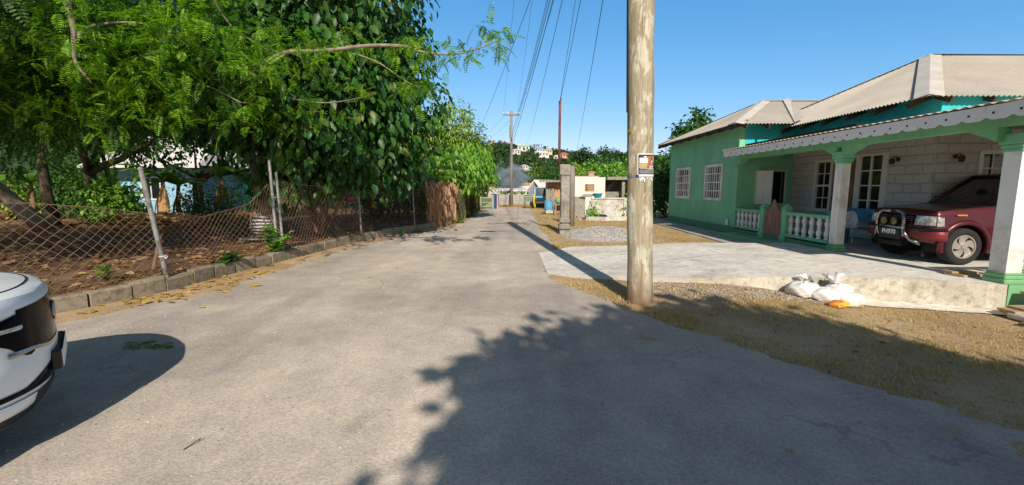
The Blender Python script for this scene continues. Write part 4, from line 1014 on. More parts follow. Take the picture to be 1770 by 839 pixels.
nb=crown([(-5.3,11.7,4.5,2.0,1.7,2.8),(-4.3,12.8,3.6,1.6,1.6,1.5)],3500,LEAF,.27,clump=.4,per=10,droop=1,nb=nb,shell=.1)
obj('crown',nb,M['lf_big'],T)
# its many-stemmed neighbour
g2=(-5.35,12.2,YZ)
T=thing('broadleaf_tree','low tree forking into many bare brown stems behind the wire fence','tree',g2)
m=MB()
for (u,v,Y) in [(520,310,11.8),(540,300,12),(560,290,12),(590,290,12.4),(600,310,12.6),(575,300,12.3),(535,330,11.6),(620,300,12.5),(505,320,11.9)]:
    q=bend(g2,PY(u,v,Y),7,.22); m.tube(q,taper(.055,.018,7),6)
obj('trunk',m,M['barkred'],T,smooth=True)
obj('crown',crown([(-5.0,12.6,2.5,1.7,1.2,.75),(-3.9,13.6,2.35,1.2,1.1,.75)],2600,LEAF,.25,clump=.25,per=10,droop=1.1,shell=.4),M['lf_big'],T)
# --- feathery-leaved trees at the left
def feather_tree(label,base,fork,limbs,blobs,n,bark,r0,extra=None,size=.40):
    t=thing('feathery_tree',label,'tree',base)
    m=MB(); P=bend(base,fork,6,.12); m.tube(P,taper(r0*1.2,r0*.75,6),9)
    for l in limbs:
        q=bend(P[-1],l,8,.2); m.tube(q,taper(r0*.6,.015,8),7)
        for _ in range(4):
            a=q[random.randint(3,8)]; e=a+Vector((random.uniform(-1.4,1.4),random.uniform(-1.2,.6),random.uniform(-.5,.7))); m.tube(bend(a,e,5,.2),taper(.018,.005,5),5)
    if extra: extra(m)
    obj('trunk',m,M[bark],t,smooth=True)
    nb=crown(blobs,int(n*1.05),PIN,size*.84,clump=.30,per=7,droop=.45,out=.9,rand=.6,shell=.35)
    obj('crown',nb,M['lf_pin_shaded'],t); nb=NB()  # crown painted in the shade tone; sprays keep the lighter leaf as sunlit tips
    if extra and 'sprays' in extra.__dict__:
        S=extra.sprays; P_=np.array([p for p in S for _ in range(7)])+rng.normal(size=(len(S)*7,3))*.11
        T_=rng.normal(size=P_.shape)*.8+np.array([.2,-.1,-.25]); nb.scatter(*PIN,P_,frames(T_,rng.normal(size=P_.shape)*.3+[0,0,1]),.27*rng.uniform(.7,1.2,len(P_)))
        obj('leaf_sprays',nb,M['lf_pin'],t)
    return t
def ex1(m):
    S=[]
    Q=pix_branch(m,[(300,190,10.5),(400,150,9.5),(465,105,8.6),(500,90,8.4),(560,88,8.2),(640,79,8.0),(700,80,7.9)],.05,.028,8)
    Q2=pix_branch(m,[(700,80,7.9),(740,92,7.9),(800,92,7.8),(862,70,7.8)],.026,.009,6)
    Q3=pix_branch(m,[(620,95,8.1),(660,112,8.2),(700,140,8.2),(740,158,8.2)],.016,.006,6)
    Q4=pix_branch(m,[(100,-60,6.5),(115,0,6.4),(127,50,6.4),(130,105,6.4),(158,143,6.5)],.055,.012,8)
    Q5=pix_branch(m,[(360,-20,8),(400,45,8.2),(470,92,8.5),(475,104,8.6)],.012,.01,6)
    Q6=pix_branch(m,[(500,170,9),(560,178,8.7),(620,170,8.4),(650,160,8.4)],.014,.005,6)
    Q7=pix_branch(m,[(270,135,9),(360,150,8.5),(420,178,8.2),(445,165,8.2)],.014,.006,6)
    Q8=pix_branch(m,[(130,70,6.6),(160,45,7),(240,40,7.4),(320,62,7.6)],.03,.006,6)
    for q,n in ((Q2[2:8],6),(Q2[9:12],3),(Q2[-3:],5),(Q3[-6:],7),(Q6[3:],4),(Q7[6:],4),(Q[-14:],5),(Q4[4:],5),(Q8[4:],6)):
        for _ in range(n): S.append(tuple(random.choice(q)))
    for uvY in [(600,60,8.4),(650,95,8.4),(555,110,8.6),(520,130,8.6),(700,70,8.2),(480,60,8.8),(430,110,8.8),(530,200,8.6),(480,210,8.8),(400,195,8.6),(560,60,8.6),(285,90,7.8),(250,60,7.4),(300,175,8.2),(330,195,8.2),(190,60,7)]:
        p=PY(*uvY)
        for _ in range(2): S.append((p[0]+random.uniform(-.25,.25),p[1]+random.uniform(-.2,.2),p[2]+random.uniform(-.15,.15)))
    for _ in range(150):
        u=random.uniform(-60,470); v=random.triangular(-60,255,90); Y=random.uniform(6.6,8.6)
        if v>225 and random.random()<.5: continue
        S.append(PY(u,v,Y))
    ex1.sprays=S
ex1.sprays=[]
bA=G(80,400,YZ)
feather_tree('largest feathery leaved tree, its bare pale limb reaching out over the road',bA,(bA[0]-1.0,bA[1]-2,3.3),[(-9,10,5.2),(-6.8,9.6,5.0),(-10,8.6,4.6),(-8,8.4,5.8),(-6.2,9.2,3.9)],
    [(-7.6,9.2,4.7,3.0,1.9,1.5),(-9.8,8.7,4.3,2.6,1.8,1.6),(-8.2,7.8,4.9,2.6,1.5,1.1),(-6.0,9.4,4.2,1.5,1.3,1.1),(-8.4,9.3,3.4,2.0,1.4,.6),(-10.8,9.2,3.2,1.6,1.2,.9),(-9.6,3.6,5.4,2.6,2.4,1.3),(-12.5,5.5,5.2,2.6,2.4,1.4),(-7.6,2.2,6.0,1.6,1.3,.8)],9500,'barklight',.2,ex1)
b=G(96,392,YZ)
feather_tree('slim dark feathery tree with straight upright trunk behind the sagging fence',b,(b[0]+.1,b[1],3.6),[(-14,14,5.5),(-15.5,15,5.2),(-13,14.6,4.6)],[(-14.5,14.5,5.4,3.0,1.8,1.9),(-12,14.2,4.4,1.8,1.3,1.1)],1500,'bark',.16)
b=G(158,384,YZ)
feather_tree('feathery tree with thick forked black trunk in the middle of the yard',b,(b[0]+.15,b[1],2.2),[(-12.5,15,5),(-15.5,15,4.8),(-11.2,15.2,3.8),(-14.6,15.4,3.2)],[(-13,15.2,5.2,2.6,1.8,2.0),(-10.5,15.0,4.6,2.1,1.5,1.7),(-16,15,4.4,2.4,1.8,1.6)],1900,'bark',.27)
b=G(186,383,YZ)
feather_tree('thin dark sapling close beside the thick forked trunk',b,(b[0]+.1,b[1],3.0),[(b[0]+1,b[1]+.4,4.2),(b[0]+.2,b[1],4.4)],[(b[0]+.6,b[1]+.2,4.0,1.2,1,.9)],350,'bark',.09)
b=G(20,380,YZ)
feather_tree('leaning dark tree at the far left of the yard',b,(b[0]-1.2,b[1]-1,3.2),[(b[0]-2,b[1]-1,5),(b[0]+1,b[1],4.6)],[(b[0]-1,b[1]-1,4.6,2.8,2,1.9),(b[0]-4,b[1]-3,4.2,2.8,2,1.9),(-15,7.5,5.4,3,2.5,1.6)],2300,'barkred',.2)
# --- mango trees by the road bend
tree('mango_tree','round mango tree with yellow green flowering crown behind the banana leaves','tree',(-3.6,24.6,.2),(-3.7,24.4,2.2),[(-3.4,24.2,4.25,1.5,1.5,1.75),(-4.9,24.8,3.9,1.4,1.4,1.7),(-2.6,24.6,3.4,1.35,1.3,1.25)],9500,LEAFN,.22,'lf_mango','bark',.16,.1,clump=.17,per=12,droop=.5,shell=.78)
tree('mango_tree','lower mango tree with bright drooping leaves hanging over the frond fence','tree',(-2.85,22.0,.2),(-2.7,21.9,1.6),[(-2.2,21.8,2.65,1.1,1.3,.95),(-2.0,23.0,2.35,1.0,1.2,.85),(-3.0,21.6,2.4,1.0,1.1,.8)],6500,LEAFN,.28,'lf_bright','bark',.12,.08,clump=.17,per=12,droop=1.3,shell=.72)
# --- banana plants
def banana_leaf(nb,p,az,L,w,el,droop,n=11):
    v=[];f=[]; d=Vector((math.cos(az),math.sin(az),0)); s=Vector((-math.sin(az),math.cos(az),0)); pos=Vector(p); e=el
    for i in range(n):
        t=i/(n-1); ww=w*math.sin(PI*min(1,.06+t*.94))**.55*(1 if t<.97 else .2)
        zz=-.25*ww
        for q in (-1,0,1):
            P=pos+s*ww*q+Vector((0,0,zz*abs(q)+random.uniform(-.02,.02)*abs(q))); v.append(tuple(P))
        st=L/(n-1); pos=pos+(d*math.cos(e)+Vector((0,0,1))*math.sin(e))*st; e-=droop/(n-1)
    for i in range(n-1):
        a=3*i; f+=[(a,a+1,a+4,a+3),(a+1,a+2,a+5,a+4)]
    nb.add(v,f)
def banana(label,base,h,n,seed,dry=5,azs=None,L=1.5,w=.24):
    random.seed(seed); t=thing('banana_plant',label,'banana plant',base,'banana plants in the yard')
    m=MB(); m.tube(bend(base,(base[0]+.1,base[1],base[2]+h),5,.06),taper(.11,.06,5),9); obj('stem',m,M['barkred'],t,smooth=True)
    top=(base[0]+.1,base[1],base[2]+h)
    for k in range(n):
        m=MB(); az=azs[k] if azs else random.uniform(0,2*PI); banana_leaf(m,top,az,L*random.uniform(.8,1.15),w,random.uniform(.5,1.25),random.uniform(1.2,2.2)); obj('leaf',m,M['banana'],t,smooth=True)
    for k in range(dry):
        m=MB(); az=random.uniform(0,2*PI); banana_leaf(m,(top[0],top[1],top[2]-.25),az,h*.75,.09,-1.1,.5,8); obj('dry_leaf',m,M['lf_dry'],t)
for i,(u,Y,h,lab) in enumerate([(285,17,1.75,'banana plant with a skirt of hanging brown dry leaves'),(312,17.8,1.5,'short banana plant wrapped in dry brown leaves'),(385,19,1.9,'banana plant under yellowing leaves near the glossy tree'),(350,21,1.8,'banana plant at the back of the yard'),(60,18,1.6,'banana plant with broad fresh leaf at far left'),(195,19.5,1.7,'banana plant beside the light blue house')]):
    p=PY(u,400,Y); banana(lab,(p[0],Y,YZ),h,6,20+i,7 if i<3 else 2)
banana('banana plant with long pale leaves spreading above the brown frond screen',(-3.35,18.3,YZ),1.65,5,51,2,[-.1,-.35,2.9,-1.9,1.2],1.5,.24)
banana('taller banana plant with upright leaf in front of the flowering mango',(-3.35,19.9,YZ),2.25,5,52,1,[-.05,-.4,2.9,1.4,-2.5],1.5,.24)
random.seed(99)
# --- yard shrubs: different leaves, sizes and depth
shr=[('bushy light green shrub beside the light blue house',168,17,1.5,.8,'lf_bright',LEAF,.17),('tall leafy shrub behind the thick forked trunk',130,19,2.2,1.0,'lf_mid',LEAF,.16),('pale green shrub left of the leaning post top',215,17.5,1.5,.6,'lf_bright',LEAF,.2),
('dark twiggy shrub in front of the dry banana leaves',335,15.5,1.6,.75,'lf_dark',QUAD,.09),('thin twiggy shrub with small dark leaves mid yard',375,15.5,1.5,.7,'lf_mid',QUAD,.08),('sunlit green shrub right of the dry bananas',430,20,1.9,1.1,'lf_bright',QUAD,.12),
('dark bush low beneath the glossy tree',640,18.5,1.3,1.0,'lf_dark',QUAD,.12),('bush behind the wire fence near its last post',690,19.5,2.1,1.1,'lf_mid',QUAD,.12),('broad bush left of the frond screen',722,20,1.9,.9,'lf_mid',QUAD,.12),('yellow green shrub at far left behind trunks',30,19,1.7,1.2,'lf_mango',QUAD,.14),('green undergrowth shrub beneath left trunks',85,21,1.9,1.2,'lf_bright',QUAD,.14)]
for lab,u,Y,h,r,mat,tm,sz in shr:
    p=PY(u,400,Y); b=(p[0],Y,YZ)
    tree('shrub',lab,'shrub',b,(b[0],b[1],b[2]+h*.3),[(b[0],Y,YZ+h*.6,r,r*.8,h*.48),(b[0]+r*.4,Y+.2,YZ+h*.45,r*.7,r*.6,h*.4)],int(1500*r),tm,sz,mat,'bark',.035,.025,clump=.15,per=9,shell=.4)
tree('garden_tree','loose leafy garden tree in front of the light blue house','tree',(-13.6,19,.2),(-13.6,19,2.0),[(-13.6,18.8,3.9,1.9,1.2,1.0),(-11.6,19.2,3.4,1.4,1.1,1.1),(-15.6,19,3.3,1.5,1.1,1.0),(-10.3,19.5,2.7,1.1,1,1.2)],2300,LEAF,.2,'lf_mid','bark',.13,.08,clump=.3,per=9,shell=.3)
# far-off backdrop of garden trees
for i,(x,y,z,r,mt,lab) in enumerate([(-27,27,3.0,4.0,'lf_mid','wide garden tree at the far back left'),(-21,29,3.6,3.4,'lf_dark','dark garden tree behind the yard left of the pale roof'),(-8.5,28,3.3,2.8,'lf_dark','dark tree filling the back of the yard behind the glossy crown'),(-12.2,30,3.2,2.6,'lf_mid','garden tree right of the light blue house'),(-5.4,27,2.6,2.0,'lf_dark','dark tree between glossy crown and mango trees'),(-34,24,3.4,4.5,'lf_mid','outermost garden tree at the left edge')]):
    tree('garden_tree',lab,'tree',(x,y,.2),(x,y,1.6),[(x,y,z,r,r*.7,z*.95),(x+r*.5,y,z*.7,r*.7,r*.6,z*.7)],3800,QUAD,.26,mt,'bark',.2,.12,clump=.4,per=12,shell=.5)
# fence-side weeds with broad leaves
def weed(label,u,v,n,size,h,mat='lf_bright',spread=.1,tm=LEAF,z=YZ,cat='weed'):
    b=G(u,v,z); t=thing('weed',label,cat,b)
    m=MB(); nb=NB(); P=[];T_=[]
    for k in range(max(2,n//6)):
        a=random.uniform(0,2*PI); e=(b[0]+spread*math.cos(a)*random.uniform(.3,1.4),b[1]+spread*math.sin(a),b[2]+h*random.uniform(.5,1)); q=bend((b[0]+spread*.2*math.cos(a),b[1],b[2]),e,5,.15); m.tube(q,taper(.008,.003,5),5)
        for j in range(6):
            aa=random.uniform(0,2*PI); c=q[random.randint(1,5)]; P.append(tuple(c)); T_.append((math.cos(aa),math.sin(aa),random.uniform(-.1,.7)))
    obj('stem',m,M['lf_mid'],t); nb.scatter(*tm,np.array(P),frames(np.array(T_),np.tile([0,0,1.],(len(P),1))+rng.normal(size=(len(P),3))*.2),size*rng.uniform(.6,1.2,len(P))); obj('foliage',nb,M[mat],t)
weed('tall leafy green weed growing over the kerb in front of the paired fence posts',476,438,110,.17,.62,'lf_bright',.24)
weed('dark rosette weed with long leaves on the kerb edge left of the tall weed',400,455,30,.26,.16,'lf_mid',.07)
weed('small green weed with round leaves behind the kerb left of the leaning post',190,487,34,.13,.3,'lf_bright',.1)
weed('tiny weed sprouting at the kerb foot below the tall leafy weed',463,463,20,.06,.08,'lf_mid',.06,z=0)
weed('low green weeds along the kerb foot near the last fence post',725,402,40,.11,.14,'lf_bright',.3,z=0)
weed('weed on the kerb below the frond screen',693,403,30,.1,.15,'lf_mid',.2)
weed('leafy clump at the foot of the green gate side fence',810,376,60,.2,.4,'lf_mango',.6,z=0)
weed('grassy weeds under the mango beside the road bend',795,386,50,.16,.25,'lf_bright',.5,z=0)
# --- right side trees
tree('garden_tree','leafy tree squeezed between the wooden pole and the green house','tree',(9.0,23.6,0),(9.0,23.6,1.2),[(8.9,23.4,2.6,1.3,1.2,1.5),(8.3,23.6,1.4,1.1,1.0,1.2),(9.6,23.4,3.2,1,1,1.1)],3800,LEAF,.24,'lf_mid','bark',.12,.08,clump=.22,per=10,shell=.6)
tree('garden_tree','airy tree top showing above the corrugated roof','tree',(12.4,30,0),(12.4,30,3.5),[(12.0,30,5.6,.9,.9,.55),(12.8,30.2,6.2,.8,.8,.45),(11.4,30,5.2,.6,.7,.4)],620,LEAF,.3,'lf_mid','bark',.16,.06,clump=.2,per=9,shell=.5)
# tree behind the photographer whose shade falls on the road and verge
def shade_keep(c):
    sx=c[:,0]-.173*c[:,2]; sy=c[:,1]+1.501*c[:,2]
    lim=np.interp(sy,[-3,2.2,3.1,3.7,4.1,5.0,5.6,6.2],[-.1,-.15,-.3,-.1,.4,1.15,1.7,2.3]); far=np.interp(sx,[-1,1.8,2.4,3.5,4.0,4.7,6,8],[5.6,5.9,5.9,5.0,4.1,3.5,3.0,2.4])
    return (sx>lim+rng.normal(size=len(sx))*.13)&(sy<far+rng.normal(size=len(sy))*.2)
tree('shade_tree','spreading roadside tree casting the wide shade over road and verge','tree',(4.2,-7.4,0),(4.1,-7.2,3.2),[(2.6,-6.6,5.9,3.0,2.8,1.4),(4.6,-6.2,6.1,2.6,2.6,1.5),(3.2,-8.6,5.9,2.8,2.4,1.4),(5.8,-7.8,6.0,2.8,2.6,1.4),(7.8,-8.8,5.8,2.8,2.6,1.5),(5.4,-10,5.5,3.2,2.2,1.4),(10,-9.4,5.4,2.8,2.6,1.5)],120000,QUAD,.30,'lf_mid','bark',.3,.15,clump=.24,per=12,shell=.05,rand=1.6,keep=shade_keep)
# --- frond screens along the kerb
def fronds(name,label,y0,y1,z1,n,mat,bul=.25):
    m=MB()
    for k in range(n):
        y=random.uniform(y0,y1); x=fence_pt(y,.05)+random.uniform(-bul,.1); z=YZ*random.uniform(-.6,1.0)-.05; h=z1*random.uniform(.75,1.1); w=random.uniform(.008,.028); a=random.uniform(0,PI)
        dx,dy=w*math.cos(a),w*math.sin(a); lx,ly=random.uniform(-.12,.12),random.uniform(-.2,.2); P=[]
        for j in range(5):
            t=j/4; c=(x+lx*t*t+.04*math.sin(5*t+y*9),y+ly*t+.03*math.sin(4*t+k),z+h*t); ww=1-.6*abs(t-.4); P+= [(c[0]-dx*ww,c[1]-dy*ww,c[2]),(c[0]+dx*ww,c[1]+dy*ww,c[2])]
        o=len(m.v); m.v+=P; m.f+=[(o+2*j,o+2*j+1,o+2*j+3,o+2*j+2) for j in range(4)]; m.m+=[0]*4
    return obj(name,m,M[mat],None,label,'fence')
fronds('frond_fence','screen of upright dry brown palm fronds tied along the kerb',17.2,19.9,1.62,1500,'thatch')
t=NT('old_frond'); v=t.coord('Object',(10,10,.7)); M['oldfrond']=t.fin(t.ramp(t.noise(v,2,5,.7),[(.3,(.05,.05,.02)),(.7,(.2,.16,.07))]),.9)
fronds('frond_fence','darker greenish frond fence under the mango leaves toward the bend',19.9,31,1.45,2600,'oldfrond')
# --- woods on the hills
def hillwood(name,label,fn,x0,x1,y0,y1,N,per,size,R,zmin=1,group=None):
    nb=NB(); X=rng.uniform(x0,x1,N*3); Y=rng.uniform(y0,y1,N*3); C=[]
    for x,y in zip(X,Y):
        z=fn(x,y)
        if z>zmin and not any(abs(x-hx)<hw and -22<y-hy<5 for hx,hy,hw in HH): C.append((x,y,z))
        if len(C)>=N: break
    C=np.array(C); k=len(C); r=R*rng.uniform(.55,1.35,k)
    d=rng.normal(size=(k,per,3)); d/=np.linalg.norm(d,axis=2,keepdims=True); d[:,:,2]=np.abs(d[:,:,2])*.9
    P=(C[:,None,:]+d*(r[:,None,None])*rng.uniform(.6,1,(k,per,1))+np.array([0,0,.4*R])).reshape(-1,3); D=d.reshape(-1,3)
    nb.scatter(*QUAD,P,frames(D*.5+rng.normal(size=P.shape)*.6,D+rng.normal(size=P.shape)*.4),size*rng.uniform(.6,1.4,len(P)))
    obj(name,nb,M['wood_far'],None,label,'woodland',None,'stuff')
HH=[]
def hit(u,v,fn,y0,y1):
    for Y in np.arange(y0,y1,1.0):
        p=PY(u,v,Y)
        if fn(p[0],Y)>=p[2]: return p
    return PY(u,v,y1)
hs=[(850.6,249,10,'farwhite','farroof'),(840,255,6,'farwhite','farroof'),(873.6,255,12,'farpink','farred'),(831,253,5,'farwhite','farroof'),(897,256,8,'farpink','farwhite'),(905,262,18,'farwhite','fargreen'),(892,268,13,'farwhite','farroof'),(927,256,10,'farblue','farroof'),(935,265,12,'farwhite','farblue'),(926,268,6,'farwhite','farwhite'),(947.6,267,12,'faryellow','farroof'),(940,273,15,'farwhite','farwhite'),(906,296,13,'farwhite','farroof'),(915,296,8,'farblue','farroof'),(975,274,13,'farpink','farred'),(990,271,12,'farpink','farroof'),(962,276,8,'farwhite','farwhite'),(1003,273,8,'farwhite','farred')]
names=['white house with dark gable high on the hill','small white house left on the hill','red walled house on the ridge left of the utility pole','tiny white house at the left end of the hill','pink house on the ridge right of the utility pole','long house with pale green roof on the hill','white house just right of the utility pole on the hill','pale blue house on the ridge','white house with blue roof on the hill slope','narrow white shed on the hill slope','yellow house on the hill','largest white roofed house on the hill slope','grey roofed house low on the hill','small blue house low on the hill','pink house with red roof right of the rusty mast','pink house beside the red roofed one on the ridge','white house left of the rusty mast on the ridge','small house with red roof under the skyline trees']
HP=[]
for (u,v,w,c1,c2),lab in zip(hs,names):
    p=hit(u,v,hill_far,90,226); W_=w*p[1]/755*1.15; p=(p[0],p[1],p[2]+.6); HP.append((p,W_,c1,c2,lab)); HH.append((p[0],p[1],W_*.7))
for p,W_,c1,c2,lab in HP:
    t=thing('hill_house',lab,'house',p,'houses on the far hill'); h=W_*.32; m=MB(); x,y,z=p; m.box(x-W_/2,x+W_/2,y,y+W_*.7,z-2,z+h); obj('wall',m,M[c1],t)
    m=MB(); o=W_*.06; m.add([(x-W_/2-o,y-o,z+h),(x+W_/2+o,y-o,z+h),(x+W_/2+o,y+W_*.7+o,z+h),(x-W_/2-o,y+W_*.7+o,z+h),(x-W_*.2,y+W_*.35,z+h*1.65),(x+W_*.2,y+W_*.35,z+h*1.65)],[(0,1,5,4),(1,2,5),(2,3,4,5),(3,0,4),(3,2,1,0)]); obj('roof',m,M[c2],t)
    if W_>1.5:
        for k in (-.3,0,.3):
            m=MB(); m.box(x+W_*k-W_*.06,x+W_*k+W_*.06,y-.06,y-.02,z+h*.3,z+h*.75); obj('window',m,M['dark'],t)
hillwood('hill_woods','dark trees covering the far hillside between the houses',hill_far,-70,110,95,238,1500,30,1.1,1.9)
hillwood('near_woods','dense dark green wooded hill behind the ruined building',hill_near,9,62,62,104,1100,46,.62,1.4)
for (u,v,w,h,lab) in [(1010,262,2.3,2.6,'flat topped skyline tree standing clear of the hill'),(1043,262,2.2,1.6,'spreading skyline tree right of the flat topped one'),(1062,266,1.6,1.2,'low rounded tree on the right of the ridge'),(1078,270,1.8,1.2,'bushy tree on the ridge beside the wooden pole'),(998,272,1.8,1.0,'small dark tree left of the flat topped skyline tree')]:
    p=PY(u,v,97); x,y,z=p; b=(x,y,z-3.2)
    tree('ridge_tree',lab,'tree',b,(x,y,z-.8),[(x,y,z,w*.6,w*.5,h*.42),(x-w*.5,y,z-.1*h,w*.45,w*.4,h*.3),(x+w*.5,y+.3,z-.2*h,w*.45,w*.4,h*.3)],420,QUAD,.5,'wood_far','bark',.14,.08,clump=.35,per=7,shell=.55)
p=hit(866,262,hill_far,90,232); 
for (u,v,r,h) in [(866,247,.7,3.2),(826,247,1.6,2.2),(845,252,1.9,1.5),(884,256,2.0,1.6),(915,259,2,1.3),(952,262,1.6,1.5),(938,258,1.2,1.2)]:
    x,y,z=PY(u,v,226); tree('ridge_tree','dark tree on the far ridge between hill houses','tree',(x,y,z-h-2.5),(x,y,z-h),[(x,y,z-h*.5,r*1.6,r*1.6,h*.8)],260,QUAD,1.0,'wood_far','bark',.3,.1,'trees on the far ridge',clump=.6,per=8)
# lower bright shrubs at the foot of the wooded hill, behind the ruin
for i,(u,v,Y,r,mt,lab) in enumerate([(1033,300,48,2.0,'lf_bright','bright shrub behind the ruin chimney'),(1066,303,48,1.6,'lf_bright','bright shrub behind the ruin roof slab'),(1084,303,50,1.5,'lf_bright','bright shrub nearest the wooden pole behind the ruin'),(1005,307,47,1.7,'lf_mango','yellow green shrub left of the ruin chimney'),(1050,292,58,2.4,'lf_dark','dark tree above the bright shrubs'),(985,300,60,2.4,'lf_mid','green tree behind the concrete post'),(950,305,75,3,'lf_dark','dark tree above the ochre shed'),(930,303,80,2.6,'lf_mango','pale green tree behind the gabled house'),(912,308,85,2.4,'lf_mid','green tree above the white wall'),(965,300,65,2.0,'lf_mid','leafy tree left of the concrete post')]):
    x,y,z=PY(u,v,Y); tree('distant_tree',lab,'tree',(x,y,0),(x,y,z*.5),[(x,y,z-.2*r,r,r,r*.9),(x+r*.6,y,z-.6*r,r*.8,r*.7,r*.8),(x-r*.6,y,z-.6*r,r*.8,r*.7,r*.8)],1500,QUAD,.38,mt,'bark',.15,.08,clump=.35,per=9,shell=.6)
x,y,z=PY(895,300,78); t=thing('palm_tree','pale drooping palm rising behind the white block wall','palm tree',(x,y,0)); m=MB(); m.tube(bend((x,y,0),(x,y,z),6,.04),taper(.16,.1,6),8); obj('trunk',m,M['barklight'],t)
m=MB()
for k in range(16): banana_leaf(m,(x,y,z),k*.41,2.3,.25,random.uniform(.2,1.1),random.uniform(1.8,2.8),9)
obj('crown',m,M['palm'],t)
# ================================================================ FENCE
def ftop(y):
    return float(np.interp(y,[2,5.2,5.9,6.6,7.6,8.6,9.2,9.8,12.9,15.8,17.2],[1.45,1.42,1.34,1.20,1.10,1.28,1.66,1.72,1.5,1.55,1.5]))
FC=thing('chain_link_fence','rusty sagging chain link fence standing on the kerb in front of the yard','fence',(-5.4,7,YZ))
def fpt(y,h):
    zb=YZ+.03; zt=ftop(y); x=fence_pt(y,.12); z=zb+(zt-zb)*h
    return (x-.10*math.sin(PI*h)*vnoise(y*1.1,2)-.05*h,y+.02*vnoise(y*3,h*4),z+.012*vnoise(y*6,h*5))
m=MB(); dy=.118; y=2.6
while y<17.3:
    for s in (1,-1):
        L=1.25; P=[]
        for k in range(15):
            h=k/14; yy=y+s*L*(h-.5)*.85
            if 2.6<yy<17.2: P.append(fpt(yy,h))
        if len(P)>2: m.tube(P,.0030 if y<8 else .0024,4,False)
    y+=dy
for hh in (.0,1.0): m.tube([fpt(yy,hh) for yy in np.arange(2.6,17.2,.12)],.006,4,False)
obj('wire_mesh',m,M['wire'],FC)
def post(b,t,r=.028,lab=None,mat='galv'):
    m=MB(); m.tube([b,[ (b[i]+t[i])/2 for i in range(3)],t],r,10); m.lathe([(r+.004,-.01),(r+.004,.01),(r*.5,.025),(0,.03)],t,10); obj('post',m,M[mat],FC,lab,smooth=True,auto=40)
b=G(290,481,YZ); tp=PY(243,292,6.35); post((b[0],b[1],b[2]-.1),tp,.033,'leaning grey galvanised post with white string')
m=MB(); mid=[b[i]+(tp[i]-b[i])*.2 for i in range(3)]; m.tube([(mid[0]+.045*math.cos(a),mid[1]+.045*math.sin(a),mid[2]+.004*a) for a in np.arange(0,9,.5)]+[(mid[0]+.09,mid[1]-.05,mid[2]-.01),(mid[0]+.12,mid[1]-.05,mid[2]+.03)],.007,5); obj('string',m,M['paper'],FC)
for u,Y,vt,lab in ((490,9.3,278,'taller of the paired posts'),(481,9.5,300,None),(637,12.9,312,None),(711,15.9,300,None)):
    x=fence_pt(Y,.12); z=PY(u,vt,Y)[2]; post((x,Y,YZ-.05),(x-.05,Y,z),.03 if Y<13 else .022,lab)
x,y_=fence_pt(4.2,.12),4.2; post((x,y_,YZ-.05),(x,y_,1.55),.03)
m=MB(); b2=G(265,468,YZ); m.tube([b2,(b2[0]+.05,b2[1]+.15,.78)],.03,8); obj('stake',m,M['barkred'],None,'short wooden stake leaning behind the bent fence post','stake')
# ================================================================ NEAR UTILITY POLE
px,py=1.80,6.02
PO=thing('utility_pole','thick weathered wooden utility pole with poster standing on the verge','utility pole',(px,py,0))
m=MB(); P=[];R=[]
for i in range(90):
    z=-.1+i*.11; P.append((px-.03*z+.004*math.sin(z*3),py,z)); R.append(.172-.0012*z+.0025*math.sin(z*7)+(.01 if z<.1 else 0))
m.tube(P,R,40); obj('shaft',m,M['pole'],PO,smooth=True)
m=MB(); m.bbox(px-1.32,px+.41,py-.24,py-.16,9.12,9.24,.01); obj('crossarm',m,M['greywood'],PO)
m=MB()
for x in (-1.0,-.6,.3,.62): m.lathe([(.02,0),(.02,.06),(.045,.07),(.03,.1),(.045,.12),(.02,.16),(0,.17)],(px+x-.27,py-.2,9.24),10)
obj('insulator',m,M['white'],PO)
m=MB(); m.tube([(px-.32,py,6.5),(px-.7,py,6.72),(px-1.35,py,6.75)],.03,8); la=obj('lamp_arm',m,M['galv'],PO)
m=MB(); m.bbox(px-1.85,px-1.3,py-.13,py+.13,6.66,6.80,.04); obj('street_lamp_head',m,M['galv'],la)
m=MB(); m.tube([(px-.176-.0288*z,py-.02,z) for z in np.arange(1.9,9,.3)],.011,6); m.tube([(px-.182-.0288*z,py+.02,z) for z in np.arange(2.6,9,.3)],.008,6)
obj('conduit',m,M['blackplastic'],PO)
def ring(z,r,h,a0,a1,mat,name,th=.004):
    m=MB(); n=20
    for k in range(n+1):
        a=a0+(a1-a0)*k/n
        for zz in (z,z+h): m.v.append((px-.03*zz+(r+th)*math.cos(a),py+(r+th)*math.sin(a),zz))
    m.f=[(2*k,2*k+2,2*k+3,2*k+1) for k in range(n)]; m.m=[0]*n; return obj(name,m,mat,PO)
ring(1.735,.172,.035,-PI,-PI*.58,M['galv'],'band'); ring(1.738,.174,.03,-PI*.70,-PI*.62,M['inkblue'],'band_label')
ring(2.33,.173,.045,-PI*.97,-PI*.80,M['yel'],'pole_tag')
# poster: curved sheets lying on the pole face
def pol(z0,z1,a0,a1,off,mat,name,parent,n=12,rows=1):
    m=MB()
    for j in range(rows+1):
        for k in range(n+1):
            a=a0+(a1-a0)*k/n; z=z0+(z1-z0)*j/rows; m.v.append((px-.03*z+(.173+off)*math.cos(a),py+(.173+off)*math.sin(a),z))
    m.f=[(j*(n+1)+k,j*(n+1)+k+1,(j+1)*(n+1)+k+1,(j+1)*(n+1)+k) for j in range(rows) for k in range(n)]; m.m=[0]*len(m.f); return obj(name,m,mat,parent)
pc=lambda t:-PI*.5+math.radians(-28+t*86) # t 0..1 across poster
PS=thing('poster','small weathered poster with a man in dark suit pasted on the wooden pole','poster',(px,py-.17,1.74))
pol(1.745,2.045,pc(0),pc(1),.005,M['paper'],'sheet',PS)
pol(1.775,2.03,pc(.05),pc(.95),.007,M['ink'],'picture',PS); pol(1.835,2.01,pc(.52),pc(.93),.008,M['inkorange'],'glow_panel',PS)
